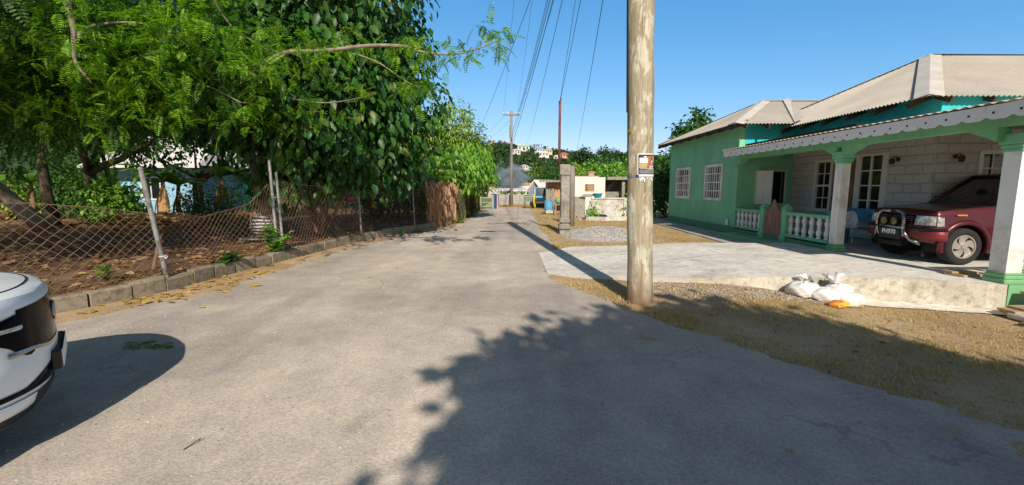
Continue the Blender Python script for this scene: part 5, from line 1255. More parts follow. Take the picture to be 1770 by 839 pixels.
pol(1.915,1.99,pc(.10),pc(.50),.009,M['paper'],'title_block',PS); pol(1.995,2.01,pc(.30),pc(.46),.009,M['paper'],'title_block',PS)
pol(1.885,1.905,pc(.08),pc(.50),.009,M['inkyellow'],'yellow_bar',PS); pol(1.86,1.878,pc(.08),pc(.48),.009,M['inkyellow'],'yellow_bar',PS)
pol(1.845,1.85,pc(.12),pc(.85),.0095,M['paper'],'text_line',PS); pol(1.785,1.835,pc(.10),pc(.9),.009,M['inkgrey'],'text_block',PS)
def ell(cx,cz,ra,rz,off,mat,name,pts=16):
    m=MB(); m.v=[(px-.03*cz+(.173+off)*math.cos(pc(cx+ra*math.cos(2*PI*k/pts))),py+(.173+off)*math.sin(pc(cx+ra*math.cos(2*PI*k/pts))),cz+rz*math.sin(2*PI*k/pts)) for k in range(pts)]; m.f=[tuple(range(pts))]; m.m=[0]; obj(name,m,mat,PS)
ell(.74,1.978,.09,.024,.0105,M['skin'],'printed_head'); 
m=MB(); A=lambda t,z,o:(px-.03*z+(.173+o)*math.cos(pc(t)),py+(.173+o)*math.sin(pc(t)),z)
m.v=[A(t,z,.0100) for t,z in ((.54,1.84),(.94,1.84),(.94,1.925),(.84,1.952),(.66,1.952),(.56,1.92))]; m.f=[(0,1,2,3,4,5)]; m.m=[0]; obj('printed_suit',m,M['inkblue'],PS)
m=MB(); m.v=[A(t,z,.0112) for t,z in ((.70,1.952),(.80,1.952),(.75,1.905))]+[A(t,z,.0112) for t,z in ((.6,1.86),(.86,1.875),(.84,1.885),(.62,1.875))]; m.f=[(0,1,2),(3,4,5,6)]; m.m=[0,0]; obj('printed_shirt',m,M['paper'],PS)
rr=random.Random(4); m=MB()
for k in range(9):
    t=rr.uniform(.1,.9); z=1.74-rr.uniform(0,.03); w=rr.uniform(.03,.07); h=rr.uniform(.02,.06)
    o=len(m.v); m.v+=[A(t-w,z,.003),A(t+w,z,.003),A(t+w*.3,z-h,.003),A(t-w*.5,z-h*.7,.003)]; m.f.append((o,o+1,o+2,o+3)); m.m.append(0)
obj('torn_paper',m,M['paper'],PS)
# ================================================================ FAR UTILITY POLE AND WIRES
fx,fy=-.05,36.4
FP=thing('utility_pole','slender distant utility pole with crossarm at the road bend','utility pole',(fx,fy,0))
m=MB(); m.tube([(fx,fy,-.1),(fx,fy,7.75)],[.14,.10],12); obj('shaft',m,M['greywood'],FP,smooth=True)
m=MB(); m.bbox(fx-.68,fx+.68,fy-.14,fy-.04,7.38,7.5,.01); obj('crossarm',m,M['greywood'],FP)
m=MB()
for x in (-.64,-.3,.35,.64): m.lathe([(.02,0),(.02,.05),(.05,.07),(.02,.16),(0,.17)],(fx+x,fy-.09,7.5),8)
obj('insulator',m,M['white'],FP)
m=MB(); m.tube([(fx-.12,fy,5.6),(fx-.12,fy,6.6)],.05,6); m.tube([(fx,fy-.12,5.4),(fx,fy-.35,5.6)],.03,6); obj('bracket',m,M['galv'],FP)
WG='overhead wires above the road'
def wire(a,b,sag,r=.012,lab='thin overhead wire running between the utility poles',mat='cable'):
    a=Vector(a);b=Vector(b); m=MB(); P=[]
    for k in range(25):
        t=k/24; p=a.lerp(b,t); P.append(p-Vector((0,0,4*sag*t*(1-t))))
    m.tube(P,r*.62,5,False); obj('overhead_wire',m,M[mat],None,lab,'wire',WG if lab.startswith('thin overhead') else None)
A0=(px,py-.2,9.42)
wire((fx-.64,fy-.09,7.65),(px-1.27,py-.2,9.42),.25,.009)
for dx,zx in ((-.6,9.42),(.3,9.42),(.62,9.42)): wire((fx+.64-.2*abs(dx-.3),fy-.09,7.65),(px+dx-.27,py-.2,zx),.35,.010)
wire((fx+.05,fy-.1,5.6),(px-.23-.15,py,7.6),.35,.014); wire((fx+.05,fy-.1,5.9),(px-.23-.1,py,8.1),.4,.012); wire((fx+.1,fy-.1,6.2),(px-.23-.05,py,8.5),.45,.010); wire((fx+.1,fy-.1,5.2),(px-.23,py-.1,7.9),.30,.022)
wire(PY(825,235,34),(px-.23-.17,py,7.0),.15,.014,'green tinted service wire dropping to the mango trees')
wire(PY(908,252,90),(px-.23+.05,py-.1,8.3),1.0,.02,'service wire heading to the hill right of the distant pole')
MT=PY(968,175,15.1)
wire(MT,(px-.23-.1,py,7.2),.12,.012,'lower of two wires tied to the rusty mast'); wire(MT,(px-.23-.15,py,8.2),.02,.010,'upper of two wires tied to the rusty mast')
wire(PY(996,264,70),(px-.23+.12,py,7.4),.4,.02,'wire descending to the wooded hill right of the rusty mast')
wire((fx-.6,fy,7.3),PY(835,236,60),.1,.014,'faint wire from the distant pole toward the left houses'); wire((fx-.1,fy,7.0),PY(838,246,55),.1,.012,'lower faint wire from the distant pole toward the left houses')
# ================================================================ CONCRETE POST WITH MAST
cx,cy=1.83,15.2
CP=thing('concrete_post','tall square concrete gate post on stacked stone base','post',(cx,cy,0))
m=MB(); m.bbox(cx-.15,cx+.15,cy-.15,cy+.15,.38,2.02,.02); m.bbox(cx-.20,cx+.17,cy-.18,cy+.18,2.02,2.38,.02); obj('shaft',m,M['conc'],CP)
m=MB(); m.bbox(cx-.19,cx+.26,cy-.26,cy+.17,0,.14,.015); m.bbox(cx-.21,cx+.18,cy-.23,cy+.17,.143,.36,.05); m.bbox(cx-.20,cx+.17,cy-.22,cy+.17,.363,.58,.05); obj('base',m,M['conc'],CP)
m=MB(); m.tube([(MT[0],MT[1],2.3),(MT[0],MT[1],MT[2])],.045,10); m.tube([(MT[0],MT[1],MT[2]),(MT[0]+.06,MT[1],MT[2]+.1)],.02,6); obj('service_mast',m,M['rust'],None,'tall rusty steel service mast rising from the concrete post','mast',smooth=True)
p=G(988,398,0); m=MB(); m.tube([(2.5,18.3,0),(2.5,18.3,2.1),(2.5,18.3,2.42),(2.5,18.3,2.5)],[.12,.115,.105,.05],12); obj('timber_post',m,M['greywood'],None,'round topped weathered timber post behind the concrete post','post',smooth=True)
# ================================================================ SACKS, HUSK, PLANKS
def sack(label,c,rx,ry,rz,seed,rot=0,neck=None):
    c=(c[0]+.12,c[1]+.17,c[2]); neck=(neck[0]+.12,neck[1]+.17,neck[2],neck[3]) if neck else None
    r_=random.Random(seed); m=MB(); n,k_=44,26; V=[]
    ph=[r_.uniform(0,6) for _ in range(8)]
    for i in range(k_+1):
        th=PI*i/k_
        for k in range(n):
            a=2*PI*k/n; cs,sn=math.cos(a),math.sin(a)
            ex=lambda q:math.copysign(abs(q)**.75,q)
            d=1+.05*math.sin(3*a+ph[0]+3*th)+.05*math.sin(6*a+ph[1])*math.sin(5*th+ph[2])+.03*abs(math.sin(8*a+9*th+ph[3]))+.03*math.sin(17*th+6*a+ph[4])
            x=rx*d*abs(math.sin(th))**.8*ex(cs); y=ry*d*abs(math.sin(th))**.8*ex(sn); z=rz*d*ex(math.cos(th)); z=max(z,-rz*.8)
            V.append((c[0]+x*math.cos(rot)-y*math.sin(rot),c[1]+x*math.sin(rot)+y*math.cos(rot),c[2]+z+rz*.8))
    m.v=V
    for i in range(k_):
        for k in range(n): k2=(k+1)%n; m.f.append((i*n+k,(i+1)*n+k,(i+1)*n+k2,i*n+k2)); m.m.append(0)
    if neck:     # open crumpled mouth: pleated skirt of cloth
        nx,ny,nz,s=neck; o=len(m.v); N=40
        for j in range(6):
            t=j/5
            for k in range(N):
                a=2*PI*k/N; rr_=s*(.35+.75*t)*(1+.22*math.sin(5*a+ph[4])+.16*math.sin(11*a+ph[5])*t); m.v.append((nx+rr_*math.cos(a),ny+rr_*math.sin(a)*.8,nz+s*(.15+.8*t+.3*t*math.sin(3*a+ph[6])+.14*math.sin(9*a+ph[7])*t)))
        for j in range(5):
            for k in range(N): k2=(k+1)%N; m.f.append((o+j*N+k,o+j*N+k2,o+(j+1)*N+k2,o+(j+1)*N+k)); m.m.append(0)
    obj('sack',m,M['sack'],None,label,'sack','white sacks on the verge',smooth=True)
zz=lambda x,y:zg(x,y)
sack('leftmost white sack, rounded and lying against the slab',(4.50,6.62,zz(4.5,6.6)),.22,.2,.12,1,.3,(4.62,6.78,.06,.11))
sack('middle white sack sagging between the other two',(4.72,6.42,zz(4.7,6.4)),.2,.17,.11,2,-.3)
sack('largest square white sack at the right of the heap',(4.99,6.33,zz(5.0,6.3)-.01),.22,.18,.115,3,-.1)
sack('crumpled open white sack lying on top of the heap',(4.97,6.50,zz(5,6.5)+.10),.22,.16,.10,4,.5,(4.93,6.52,.10,.14))
m=MB(); hx,hy=4.74,6.20; 
for k in range(9):
    a=k/9*PI*2; 
m.sphere((hx,hy,zg(hx,hy)+.055),.13,.09,.06,24,14,bump=.05,seed=3); 
HK=thing('husk','split orange and yellow fruit husk in front of the sacks','husk',(hx,hy,zg(hx,hy))); obj('shell',m,M['orange'],HK,smooth=True)
m=MB()
for k in range(3): m.tube([(hx+.015+.10*math.cos(t),hy-.078+.02*k*.3,zg(hx,hy)+.045+.02*k+.012*math.sin(t*2)) for t in np.arange(0.2,2.6,.3)],.014,6)
obj('rib',m,M['yellow'],HK,smooth=True)
random.seed(5)
PLG='boards stacked below the corner column'
for k,(x,y,z,L,lab) in enumerate([(7.85,6.05,-.10,1.3,'topmost pale board of the stack below the corner column'),(7.72,6.06,-.135,1.3,'second board from the top of the stack below the column'),(7.76,6.05,-.17,1.32,'lowest board of the stack below the column'),(8.0,6.18,.08,1.0,'board on the small pile behind the corner column base')]):
    m=MB(); m.obox((x,y,z),L,.24,.03,rz=-.05+random.uniform(-.03,.03),ry=-.02); obj('board',m,M['lumber'],None,lab,'board',PLG)
m=MB(); m.box(7.2,7.35,5.96,6.14,-.3,-.186); m.box(8.1,8.25,5.96,6.14,-.3,-.186); obj('block',m,M['darkwood'],None,'dark wooden blocks carrying the stacked boards','blocks')
m=MB(); n=20; px2,py2,pz2=7.1,5.93,-.2
m.lathe([(.05,-.15),(.05,.12),(.042,.12),(.042,-.15)],(0,0,0),20,'y'); m.v=[(px2+a,py2+b,pz2+c) for a,b,c in m.v]; obj('pipe',m,M['stained'],None,'short white pipe offcut lying beside the boards','pipe',smooth=True,auto=40)
m=MB(); m.obox((7.1,5.72,-.22),.5,.07,.02,rz=.12); obj('board',m,M['rusttin'],None,'thin reddish batten lying on the ground before the stack','board')
m=MB(); m.obox((7.55,7.15,.17),.5,.28,.03,rz=.2); m.obox((7.5,7.2,.205),.4,.2,.03,rz=-.1); obj('wood_scraps',m,M['lumber'],None,'small pile of wood scraps between tyre and corner column','scraps')
# bench
BN=thing('bench','blue painted wooden bench against the porch wall','bench',(8.75,10.6,.15))
m=MB(); 
for k in range(3): m.obox((8.50+.13*k,10.6,.60),.11,2.0,.03)
obj('seat',m,M['bluepaint'],BN,bevel=.005)
m=MB()
for z in (.82,1.0): m.obox((8.90,10.6,z),.03,2.0,.14,ry=.12)
obj('backrest',m,M['bluepaint'],BN,bevel=.005)
for y in (9.7,11.5):
    for x in (8.48,8.86):
        m=MB(); m.box(x-.03,x+.03,y-.03,y+.03,.15,.585 if x<8.6 else 1.04); obj('leg',m,M['bluepaint'],BN)
m=MB(); m.box(8.50,8.84,9.69,9.71,.3,.36); m.box(8.50,8.84,11.49,11.51,.3,.36); m.box(8.66,8.69,9.71,11.49,.3,.36); obj('stretcher',m,M['bluepaint'],BN)
# porch clutter: plastic chair backs behind the balusters
for i,y in enumerate((10.75,11.35)):
    C_=thing('plastic_chair',['pale moulded plastic chair behind the balusters nearer the fluted column','pale moulded plastic chair behind the balusters nearer the wooden gate'][i],'chair',(8.1,y,.25),'plastic chairs on the porch'); m=MB(); vs=[]
    for a in range(13):
        an=PI*a/12; 
        for t in (0,1): vs.append((8.30+.05*t,y-.24*math.cos(an),.62+(.0 if t==0 else .0)+(.42*abs(math.sin(an))**.7)*t))
    m.v=vs; m.f=[(2*a,2*a+2,2*a+3,2*a+1) for a in range(12)]; m.m=[0]*12; obj('backrest',m,M['stained'],C_)
    m=MB(); m.bbox(7.88,8.32,y-.22,y+.22,.62,.65,.01); obj('seat',m,M['stained'],C_)
    for sx in (7.92,8.28):
        for sy in (-.18,.18): m=MB(); m.tube([(sx,y+sy,.25),(sx,y+sy*.95,.62)],.018,6); obj('leg',m,M['stained'],C_)
# ================================================================ GRAVEL HEAP
def rock(c,r,seed):
    r_=random.Random(seed); m=MB(); m.sphere(c,r*r_.uniform(.7,1.2),r*r_.uniform(.7,1.2),r*r_.uniform(.5,.9),7,5,bump=.12,seed=seed); return m
m=MB(); nn=50; gx,gy=3.15,14.6
def gz(x,y):
    d=math.hypot((x-gx)/1.5,(y-gy)/1.9); return .30*max(0,1-d**1.6)+.02*vnoise(x*6,y*6)*(d<1)
m.v=[(gx-1.8+3.6*i/nn,gy-2.2+4.4*j/nn,gz(gx-1.8+3.6*i/nn,gy-2.2+4.4*j/nn)-.01) for j in range(nn+1) for i in range(nn+1)]
m.f=[(j*(nn+1)+i,j*(nn+1)+i+1,(j+1)*(nn+1)+i+1,(j+1)*(nn+1)+i) for j in range(nn) for i in range(nn)]; m.m=[0]*len(m.f)
GP=thing('gravel_heap','low heap of grey gravel on the dry verge behind the pole','gravel heap',(gx,gy,0)); obj('mound',m,M['gravel'],GP,smooth=True)
ST=([(-.5,-.5,0),(.5,-.4,0),(.4,.5,0),(-.4,.5,0),(-.1,0,.6),(.2,.1,.55)],[(0,1,5,4),(1,2,5),(2,3,4,5),(3,0,4)])
def stones(N,fx,fy,fz,size,mat,name,parent=None,**k):
    P=[]; 
    while len(P)<N:
        x,y=fx(),fy(); z=fz(x,y)
        if z is not None: P.append((x,y,z))
    P=np.array(P); nb=NB(); nb.scatter(*ST,P,frames(rng.normal(size=P.shape),np.tile([0,0,1.],(N,1))),size*rng.uniform(.4,1.5,N)); return obj(name,nb,mat,parent,**k)
stones(6000,lambda:rng.normal(gx,.75),lambda:rng.normal(gy,.95),lambda x,y:gz(x,y)-.01,.03,M['gravel'],'stones',GP,kind='stuff')
stones(1900,lambda:rng.uniform(2.0,6.3),lambda:rng.uniform(6.0,7.3),lambda x,y:(zg(x,y)+.002) if y<np.interp(x,[p[0] for p in SF],[p[1] for p in SF])-.03 and (x-3.4)**2/2+(y-6.9)**2*3<1.8 else None,.017,M['gravel'],'gravel_scatter',label='loose gravel along the foot of the slab',cat='gravel',kind='stuff')
stones(2600,lambda:rng.uniform(-6,4.5),lambda:rng.uniform(1.8,14),lambda x,y:(.006 if x<poly_at(RR,y) and x>kerb_x(y)+.05 else None),.012,M['gravel'],'road_grit',label='small stones scattered over the asphalt',cat='grit',kind='stuff')
def litter(name,label,N,fx,fy,fz,size,mat,cat='leaf litter'):
    P=[(fx(),fy()) for _ in range(N)]; P=[(x,y,fz(x,y)) for x,y in P]; P=np.array([p for p in P if p[2] is not None],float); k=len(P)
    a=rng.uniform(0,2*PI,k); T_=np.stack([np.cos(a),np.sin(a),rng.uniform(-.1,.35,k)],1); nb=NB(); nb.scatter(*LEAF,P,frames(T_,np.tile([0,0,1.],(k,1))+rng.normal(size=(k,3))*.25),size*rng.uniform(.5,1.4,k)); obj(name,nb,mat,None,label,cat,None,'stuff')
# ================================================================ GRASS
BL=([(-.12,0,0),(.12,0,0),(.05,.35,.65),(0,.6,1)],[(0,1,2),(0,2,3)])
def grass(name,label,N,fx,fy,ok,size,mat='grass'):
    P=[];n=0
    while len(P)<N and n<N*12:
        n+=1; x,y=fx(),fy()
        if ok(x,y): P.append((x,y,zg(x,y)-.003))
    P=np.array(P); k=len(P); a=rng.uniform(0,2*PI,k); T_=np.stack([np.cos(a),np.sin(a),np.zeros(k)],1)
    nb=NB(); nb.scatter(*BL,P,frames(T_,np.tile([0,0,1.],(k,1))),size*rng.uniform(.5,1.4,k)); obj(name,nb,M[mat],None,label,'grass',None,'stuff')
def dens(x,y): return .45+.75*vnoise(x*1.5+3,y*1.7)+.5*vnoise(x*4.3,y*5.2)
def ok1(x,y):
    e=x-poly_at(RR,y)
    if e<-.02: return False
    if x>.66 and x<7 and y>np.interp(x,[p[0] for p in SF],[p[1] for p in SF])-.02: return False
    if x>=7 and y>5.95: return False
    if (x-px)**2+(y-py)**2<.035: return False
    g=(x-3.5)**2/2+(y-6.9)**2*3<1.2
    d=dens(x,y)+(.35 if e<.45 else 0)-(.6 if g else 0)
    return random.random()<max(.04,d*.85)
grass('verge_grass','short dry and green grass on the verge before the house',46000,lambda:rng.uniform(.6,9.5),lambda:rng.uniform(2.3,7.6),ok1,.027)
grass('verge_weeds','taller green weeds and dry tufts along the road margin of the verge',5200,lambda:rng.uniform(.6,8.5),lambda:rng.uniform(2.3,7.2),lambda x,y:ok1(x,y) and vnoise(x*3.1+5,y*2.7)>.25 and (x-poly_at(RR,y)<1.1 or random.random()<.25),.05)
litter('verge_litter','dead leaves and twigs scattered over the verge',900,lambda:rng.uniform(1.0,8.5),lambda:rng.uniform(2.5,7.0),lambda x,y:zg(x,y)+.012 if x>poly_at(RR,y) and y<np.interp(x,[p[0] for p in SF],[p[1] for p in SF])-.1 else None,.045,M['lf_dry'])
def ok2(x,y): return x>poly_at(RR,y)+.02 and not (5.95<x<7.5) and gz(x,y)<.05 and random.random()<max(.02,dens(x,y)*.7) and y>np.interp(x,[p[0] for p in SBk],[p[1] for p in SBk])+.1
grass('far_grass','patchy dry grass around the gravel heap and concrete post',26000,lambda:rng.uniform(1.0,6.2),lambda:rng.uniform(10.6,22),ok2,.045)
grass('roadside_grass','patchy grass along the road toward the parked truck',9000,lambda:rng.uniform(1.1,5),lambda:rng.uniform(20,34),lambda x,y:x>poly_at(RR,y)+.03 and random.random()<.6,.07)
grass('wall_foot_grass','tufts of grass along the foot of the white wall',5000,lambda:rng.uniform(-1.4,1.8),lambda:rng.uniform(36.2,36.9),lambda x,y:True,.16)
# ================================================================ LEAF LITTER
def yz(x,y): 
    return YZ+.03 if x<kerb_x(y)-.25 else None
litter('yard_litter','dry brown leaves covering the yard soil',9000,lambda:rng.uniform(-20,-3.5),lambda:rng.uniform(4,22),yz,.13,M['lf_dry'])
litter('kerb_litter','dead leaves caught against the foot of the fence',700,lambda:rng.uniform(-6,-4.9),lambda:rng.uniform(5,10),lambda x,y:YZ+.02 if kerb_x(y)-.6<x<kerb_x(y)-.15 else None,.11,M['lf_dry'])
def kl(x,y): 
    d=x-kerb_x(y); return .03 if .03<d<.75 and random.random()<math.exp(-d*(2.6 if 5.8<y<8.2 else 6))*1.2 and (5.8<y<8.2 or random.random()<.2) else None
litter('gutter_litter','yellow and brown leaves piled in the gutter below the kerb',2600,lambda:rng.uniform(-5.8,-4.0),lambda:rng.uniform(5,14),kl,.10,M['lf_gutter'])
litter('banana_litter','heap of torn dry banana leaves on the ground behind the yard',700,lambda:rng.uniform(-15,-10.5),lambda:rng.uniform(15.5,18.5),lambda x,y:YZ+rng.uniform(.02,.35),.35,M['lf_dry'])
for i,(u,v,s,lab) in enumerate([(355,533,.13,'yellow leaf on the asphalt below the gutter leaves'),(428,495,.2,'long yellow leaf near the gutter leaves'),(455,494,.2,'yellow leaf right beside the long one'),(633,481,.12,'lone yellow leaf in the middle of the left lane'),(690,463,.1,'small yellow leaf beyond the lone one'),(655,425,.14,'yellow leaf near the kerb by the third post'),(640,430,.12,'yellow leaf just inside the tree shade'),(380,505,.18,'curled yellow leaf against the kerb'),(325,513,.12,'yellow leaf below the leaning post'),(165,540,.06,'small reddish leaf left of the gutter leaves'),(575,500,.05,'tiny leaf on the asphalt centre')]):
    b=G(u,v,.012); m=MB(); tv,tf=leaf_t(.22,.05,.1); a=random.uniform(-.5,.5)+(0 if i%2 else PI); m.add([(b[0]+s*(y*math.cos(a)-x*math.sin(a)),b[1]+s*(y*math.sin(a)+x*math.cos(a)),b[2]+s*z+.01) for x,y,z in tv],tf); obj('fallen_leaf',m,M['yleaf'],None,lab,'leaf','yellow leaves on the road')
nb=NB(); b=G(250,596,.02); P=np.array([(b[0]-.25+.045*k,b[1]+.01*math.sin(k),.02) for k in range(12)]); nb.scatter(*PIN,P,frames(np.stack([rng.uniform(-.2,1,12),rng.uniform(-1,1,12),np.full(12,.1)],1),np.tile([0,0,1.],(12,1))),.16*rng.uniform(.7,1.2,12)); obj('leafy_sprig',nb,M['lf_pin'],None,'green leafy sprig lying in the shadow of the white car','sprig')
m=MB(); b=G(330,770,.01); m.tube([(b[0]-.01,b[1]-.05,.012),(b[0],b[1],.012),(b[0]+.03,b[1]+.05,.03)],.003,5); obj('twig',m,M['darkwood'],None,'small bent twig on the asphalt near the bottom','twig')
# ================================================================ YARD THINGS
p=PY(455,400,10.8); BG=thing('bag','striped red and white bundle bag under the glossy tree','bag',(p[0],10.8,YZ))
t=NT('striped_cloth'); wv=t.n('TexWave'); wv.inputs['Scale'].default_value=4; wv.inputs['Distortion'].default_value=3; wv.bands_direction='Z'; t.l(t.coord('Object'),wv.inputs[0]); M['stripe']=t.fin(t.ramp(wv.outputs['Fac'],[(.3,(.03,.03,.05)),(.5,(.35,.05,.04)),(.62,(.5,.48,.46))],'CONSTANT'),.8)
m=MB(); m.sphere((p[0],10.8,.62),.26,.22,.28,22,14,bump=.07,seed=8); obj('body',m,M['stripe'],BG,smooth=True); m=MB(); m.tube([(p[0]-.2,10.6,.6),(p[0]-.12,10.55,.95),(p[0]+.1,10.55,.98),(p[0]+.2,10.6,.65)],.012,6); obj('handle',m,M['galv'],BG)
m=MB(); m.obox((p[0]-.1,10.9,.33),.9,.4,.03); 
for sx in (-.5,.3):
    for sy in (-.15,.15): m.box(p[0]-.02+sx-.02,p[0]-.02+sx+.02,10.9+sy-.02,10.9+sy+.02,YZ,.315)
obj('low_table',m,M['greywood'],None,'low plank table carrying the striped bundle','table')
def bucket(label,u,v0,v1,Y,mat):
    a=PY(u,v1,Y); h=PY(u,v0,Y)[2]-a[2]; m=MB(); r=h*.5; m.lathe([(0,0),(r*.75,0),(r,h),(r*1.08,h),(r*1.08,h*1.06),(r*.92,h*1.06),(r*.7,.02)],a,16); obj('bucket',m,M[mat],None,label,'bucket',smooth=True,auto=40)
bucket('yellow bucket on the ground behind the wire fence',647,350,361,18,'yel'); 
a=PY(606,345,17.5); m=MB(); m.sphere((a[0],17.5,a[2]),.17,.14,.09,14,8,bump=.1,seed=2); obj('pink_cloth',m,M['pink'],None,'bright pink cloth bundle on a small table deep in the yard','cloth')
TB=thing('table','small grey table under the pink cloth','table',(a[0],17.5,YZ)); obj('tabletop',MB().box(a[0]-.35,a[0]+.35,17.25,17.8,a[2]-.12,a[2]-.085),M['greywood'],TB)
for sx in (-.3,.3):
    for sy in (17.3,17.75): obj('leg',MB().box(a[0]+sx-.02,a[0]+sx+.02,sy-.02,sy+.02,YZ,a[2]-.12),M['greywood'],TB)
a=PY(425,330,19); m=MB()
for k in range(8): m.tube([(a[0]-.12+.035*k,19,a[2]-.45),(a[0]-.12+.035*k,19,a[2]+.4)],.008,4)
for k in range(18): m.tube([(a[0]-.14,19,a[2]-.45+.05*k),(a[0]+.14,19,a[2]-.45+.05*k)],.008,4)
m.tube([(a[0]-.14,19.02,YZ),(a[0]-.14,19.02,a[2]+.42)],.02,5); m.tube([(a[0]+.14,19.02,YZ),(a[0]+.14,19.02,a[2]+.42)],.02,5)
obj('net_panel',m,M['tealnet'],None,'narrow teal net panel at the back of the yard','net')
# light blue house behind yard
LH=thing('house','light blue house with pale roof half hidden behind the yard trees','house',(-15,24,0))
x0,x1=PY(205,300,24)[0],PY(330,300,24)[0]
m=MB(); m.wall('y',24,24.2,x0,x1,0,2.8,[(x0+1.2,x0+2.2,1.0,2.1)]); m.box(x0,x0+.2,24.2,29,0,2.8); m.box(x1-.2,x1,24.2,29,0,2.8); obj('wall',m,M['lightblue'],LH)
m=MB(); m.box(x0+1.25,x0+2.15,24.08,24.1,1.05,2.05); w=obj('window',m,M['glass'],LH); m=MB(); m.box(x0+1.15,x0+2.25,23.96,24.02,.93,1.0); m.box(x0+1.15,x0+2.25,23.96,24.02,2.1,2.17); m.box(x0+1.15,x0+1.22,23.963,24.02,1.0,2.1); m.box(x0+2.18,x0+2.25,23.963,24.02,1.0,2.1); m.box(x0+1.67,x0+1.72,23.963,24.02,1.0,2.1); obj('frame',m,M['white'],w)
m=MB(); m.add([(x0-1.2,23,2.75),(x1+1.2,23,2.75),(x1+.2,26.5,4.6),(x0-.2,26.5,4.6),(x1+1.2,30,2.75),(x0-1.2,30,2.75)],[(0,1,2,3),(3,2,4,5),(1,4,2),(5,0,3)]); m.box(x0-1.2,x1+1.2,22.97,23.0,2.62,2.75); obj('roof',m,M['farwhite'],LH)
# ================================================================ END OF THE ROAD
m=MB(); m.wall('y',37.0,37.2,-1.15,3.2,-.1,1.02); obj('block_wall',m,M['blocks'],None,'pale concrete block wall closing the end of the road','wall')
GH=thing('gate_house','small green gateway with pitched grey canopy at the road bend','gateway',(-1.9,33.2,0))
m=MB(); 
for x in (-2.4,-1.45): m.bbox(x-.09,x+.09,33.1,33.3,0,1.15,.01)
obj('post',m,M['palegreen'],GH)
m=MB()
for z in (.12,.45,.8): m.box(-2.3,-1.55,33.17,33.21,z,z+.06)
for k in range(7): m.box(-2.3+.115*k,-2.265+.115*k,33.175,33.205,.1,.86)
obj('gate',m,M['palegreen'],GH)
m=MB(); m.box(-1.35,-1.15,33.15,33.25,0,1.1); obj('door',m,M['inkblue'],GH); m=MB(); m.box(-1.14,-1.05,33.1,33.3,0,1.12); obj('jamb',m,M['farpink'],GH)
m=MB(); m.prism([(-2.75,1.15),(-1.0,1.15),(-1.5,1.5),(-2.75,1.5)],33.0,33.9); obj('canopy',m,M['farroof'],GH)
m=MB(); m.box(-1.30,-1.1,33.9,36.9,0,1.02); obj('block_wall',m,M['blocks'],None,'side wall running from the gateway to the pale block wall','wall')
Hh=thing('house','house with grey gable and broad white barge boards behind the end wall','house',(3,50,0))
xl,xr=PY(909,330,50)[0],5.6; zr=PY(923,311,50)[2]; ze=PY(923,331,50)[2]; xm=PY(923,311,50)[0]
m=MB(); m.prism([(xl+.25,0),(2*xm-xl-.25,0),(2*xm-xl-.25,ze),(xm,zr-.15),(xl+.25,ze)],50.1,50.2); m.box(xl+.25,5.5,50.2,54,0,ze); obj('wall',m,M['greywall'],Hh)
m=MB(); m.add([(xl-.1,49.7,ze-.05),(xm,49.7,zr),(6.5,54,zr),(6,54,ze)],[(0,1,2,3)]); m.add([(xm,49.7,zr+.01),(2*xm-xl+.1,49.7,ze-.05),(8,54,ze),(6.5,54,zr+.01)],[(0,1,2,3)]); obj('roof',m,M['farwhite'],Hh)
m=MB(); m.add([(xl-.1,49.68,ze-.2),(xm,49.68,zr-.14),(xm,49.68,zr+.02),(xl-.1,49.68,ze-.03)],[(0,1,2,3)]); m.add([(xm,49.68,zr-.14),(2*xm-xl+.1,49.68,ze-.2),(2*xm-xl+.1,49.68,ze-.03),(xm,49.68,zr+.02)],[(0,1,2,3)]); obj('barge_board',m,M['farwhite'],Hh)
def shed(name,label,u0,u1,vt,Y,mat,roofm,depth=4,over=.2,cat='house'):
    x0,x1=PY(u0,300,Y)[0],PY(u1,300,Y)[0]; zt_=PY(u0,vt,Y)[2]; t=thing(name,label,cat,((x0+x1)/2,Y,0)); m=MB(); m.box(x0,x1,Y,Y+depth,-.1,zt_-.12); obj('wall',m,M[mat],t); m=MB(); m.add([(x0-over,Y-over,zt_-.12),(x1+over,Y-over,zt_-.12),(x1+over,Y+depth,zt_+.1),(x0-over,Y+depth,zt_+.1),(x0-over,Y-over,zt_-.02),(x1+over,Y-over,zt_-.02),(x1+over,Y+depth,zt_+.2),(x0-over,Y+depth,zt_+.2)],[(0,1,5,4),(4,5,6,7),(1,2,6,5),(3,0,4,7),(0,3,2,1)]); obj('roof',m,M[roofm],t)
shed('house','low white building behind the pale block wall left of the distant pole',856,908,329,46,'cream','farwhite',5)
shed('house','pink building behind the green gateway',843,856,320,60,'farpink','farred',5)
shed('house','long low roof with faded pink sheets in the smoke',895,935,318,62,'farwhite','farpink',6)
for i,(u,v) in enumerate(((872,333),(890,333),(878,330),(903,333))):
    x,y,z=PY(u,v,38); t=thing('palm_plant',['leafy palm clump left over the end wall','leafy palm clump right of the distant pole','tall palm clump above the end wall','small palm clump at the right of the end wall'][i],'palm plant',(x,y,0)); m=MB(); m.tube([(x,y,0),(x,y,z)],.04,6); obj('stem',m,M['bark'],t); m=MB()
    for k in range(12): banana_leaf(m,(x,y,z-.2),k*.55,.75,.07,random.uniform(.4,1.2),random.uniform(1,2),7)
    obj('foliage',m,M['lf_bright'],t)
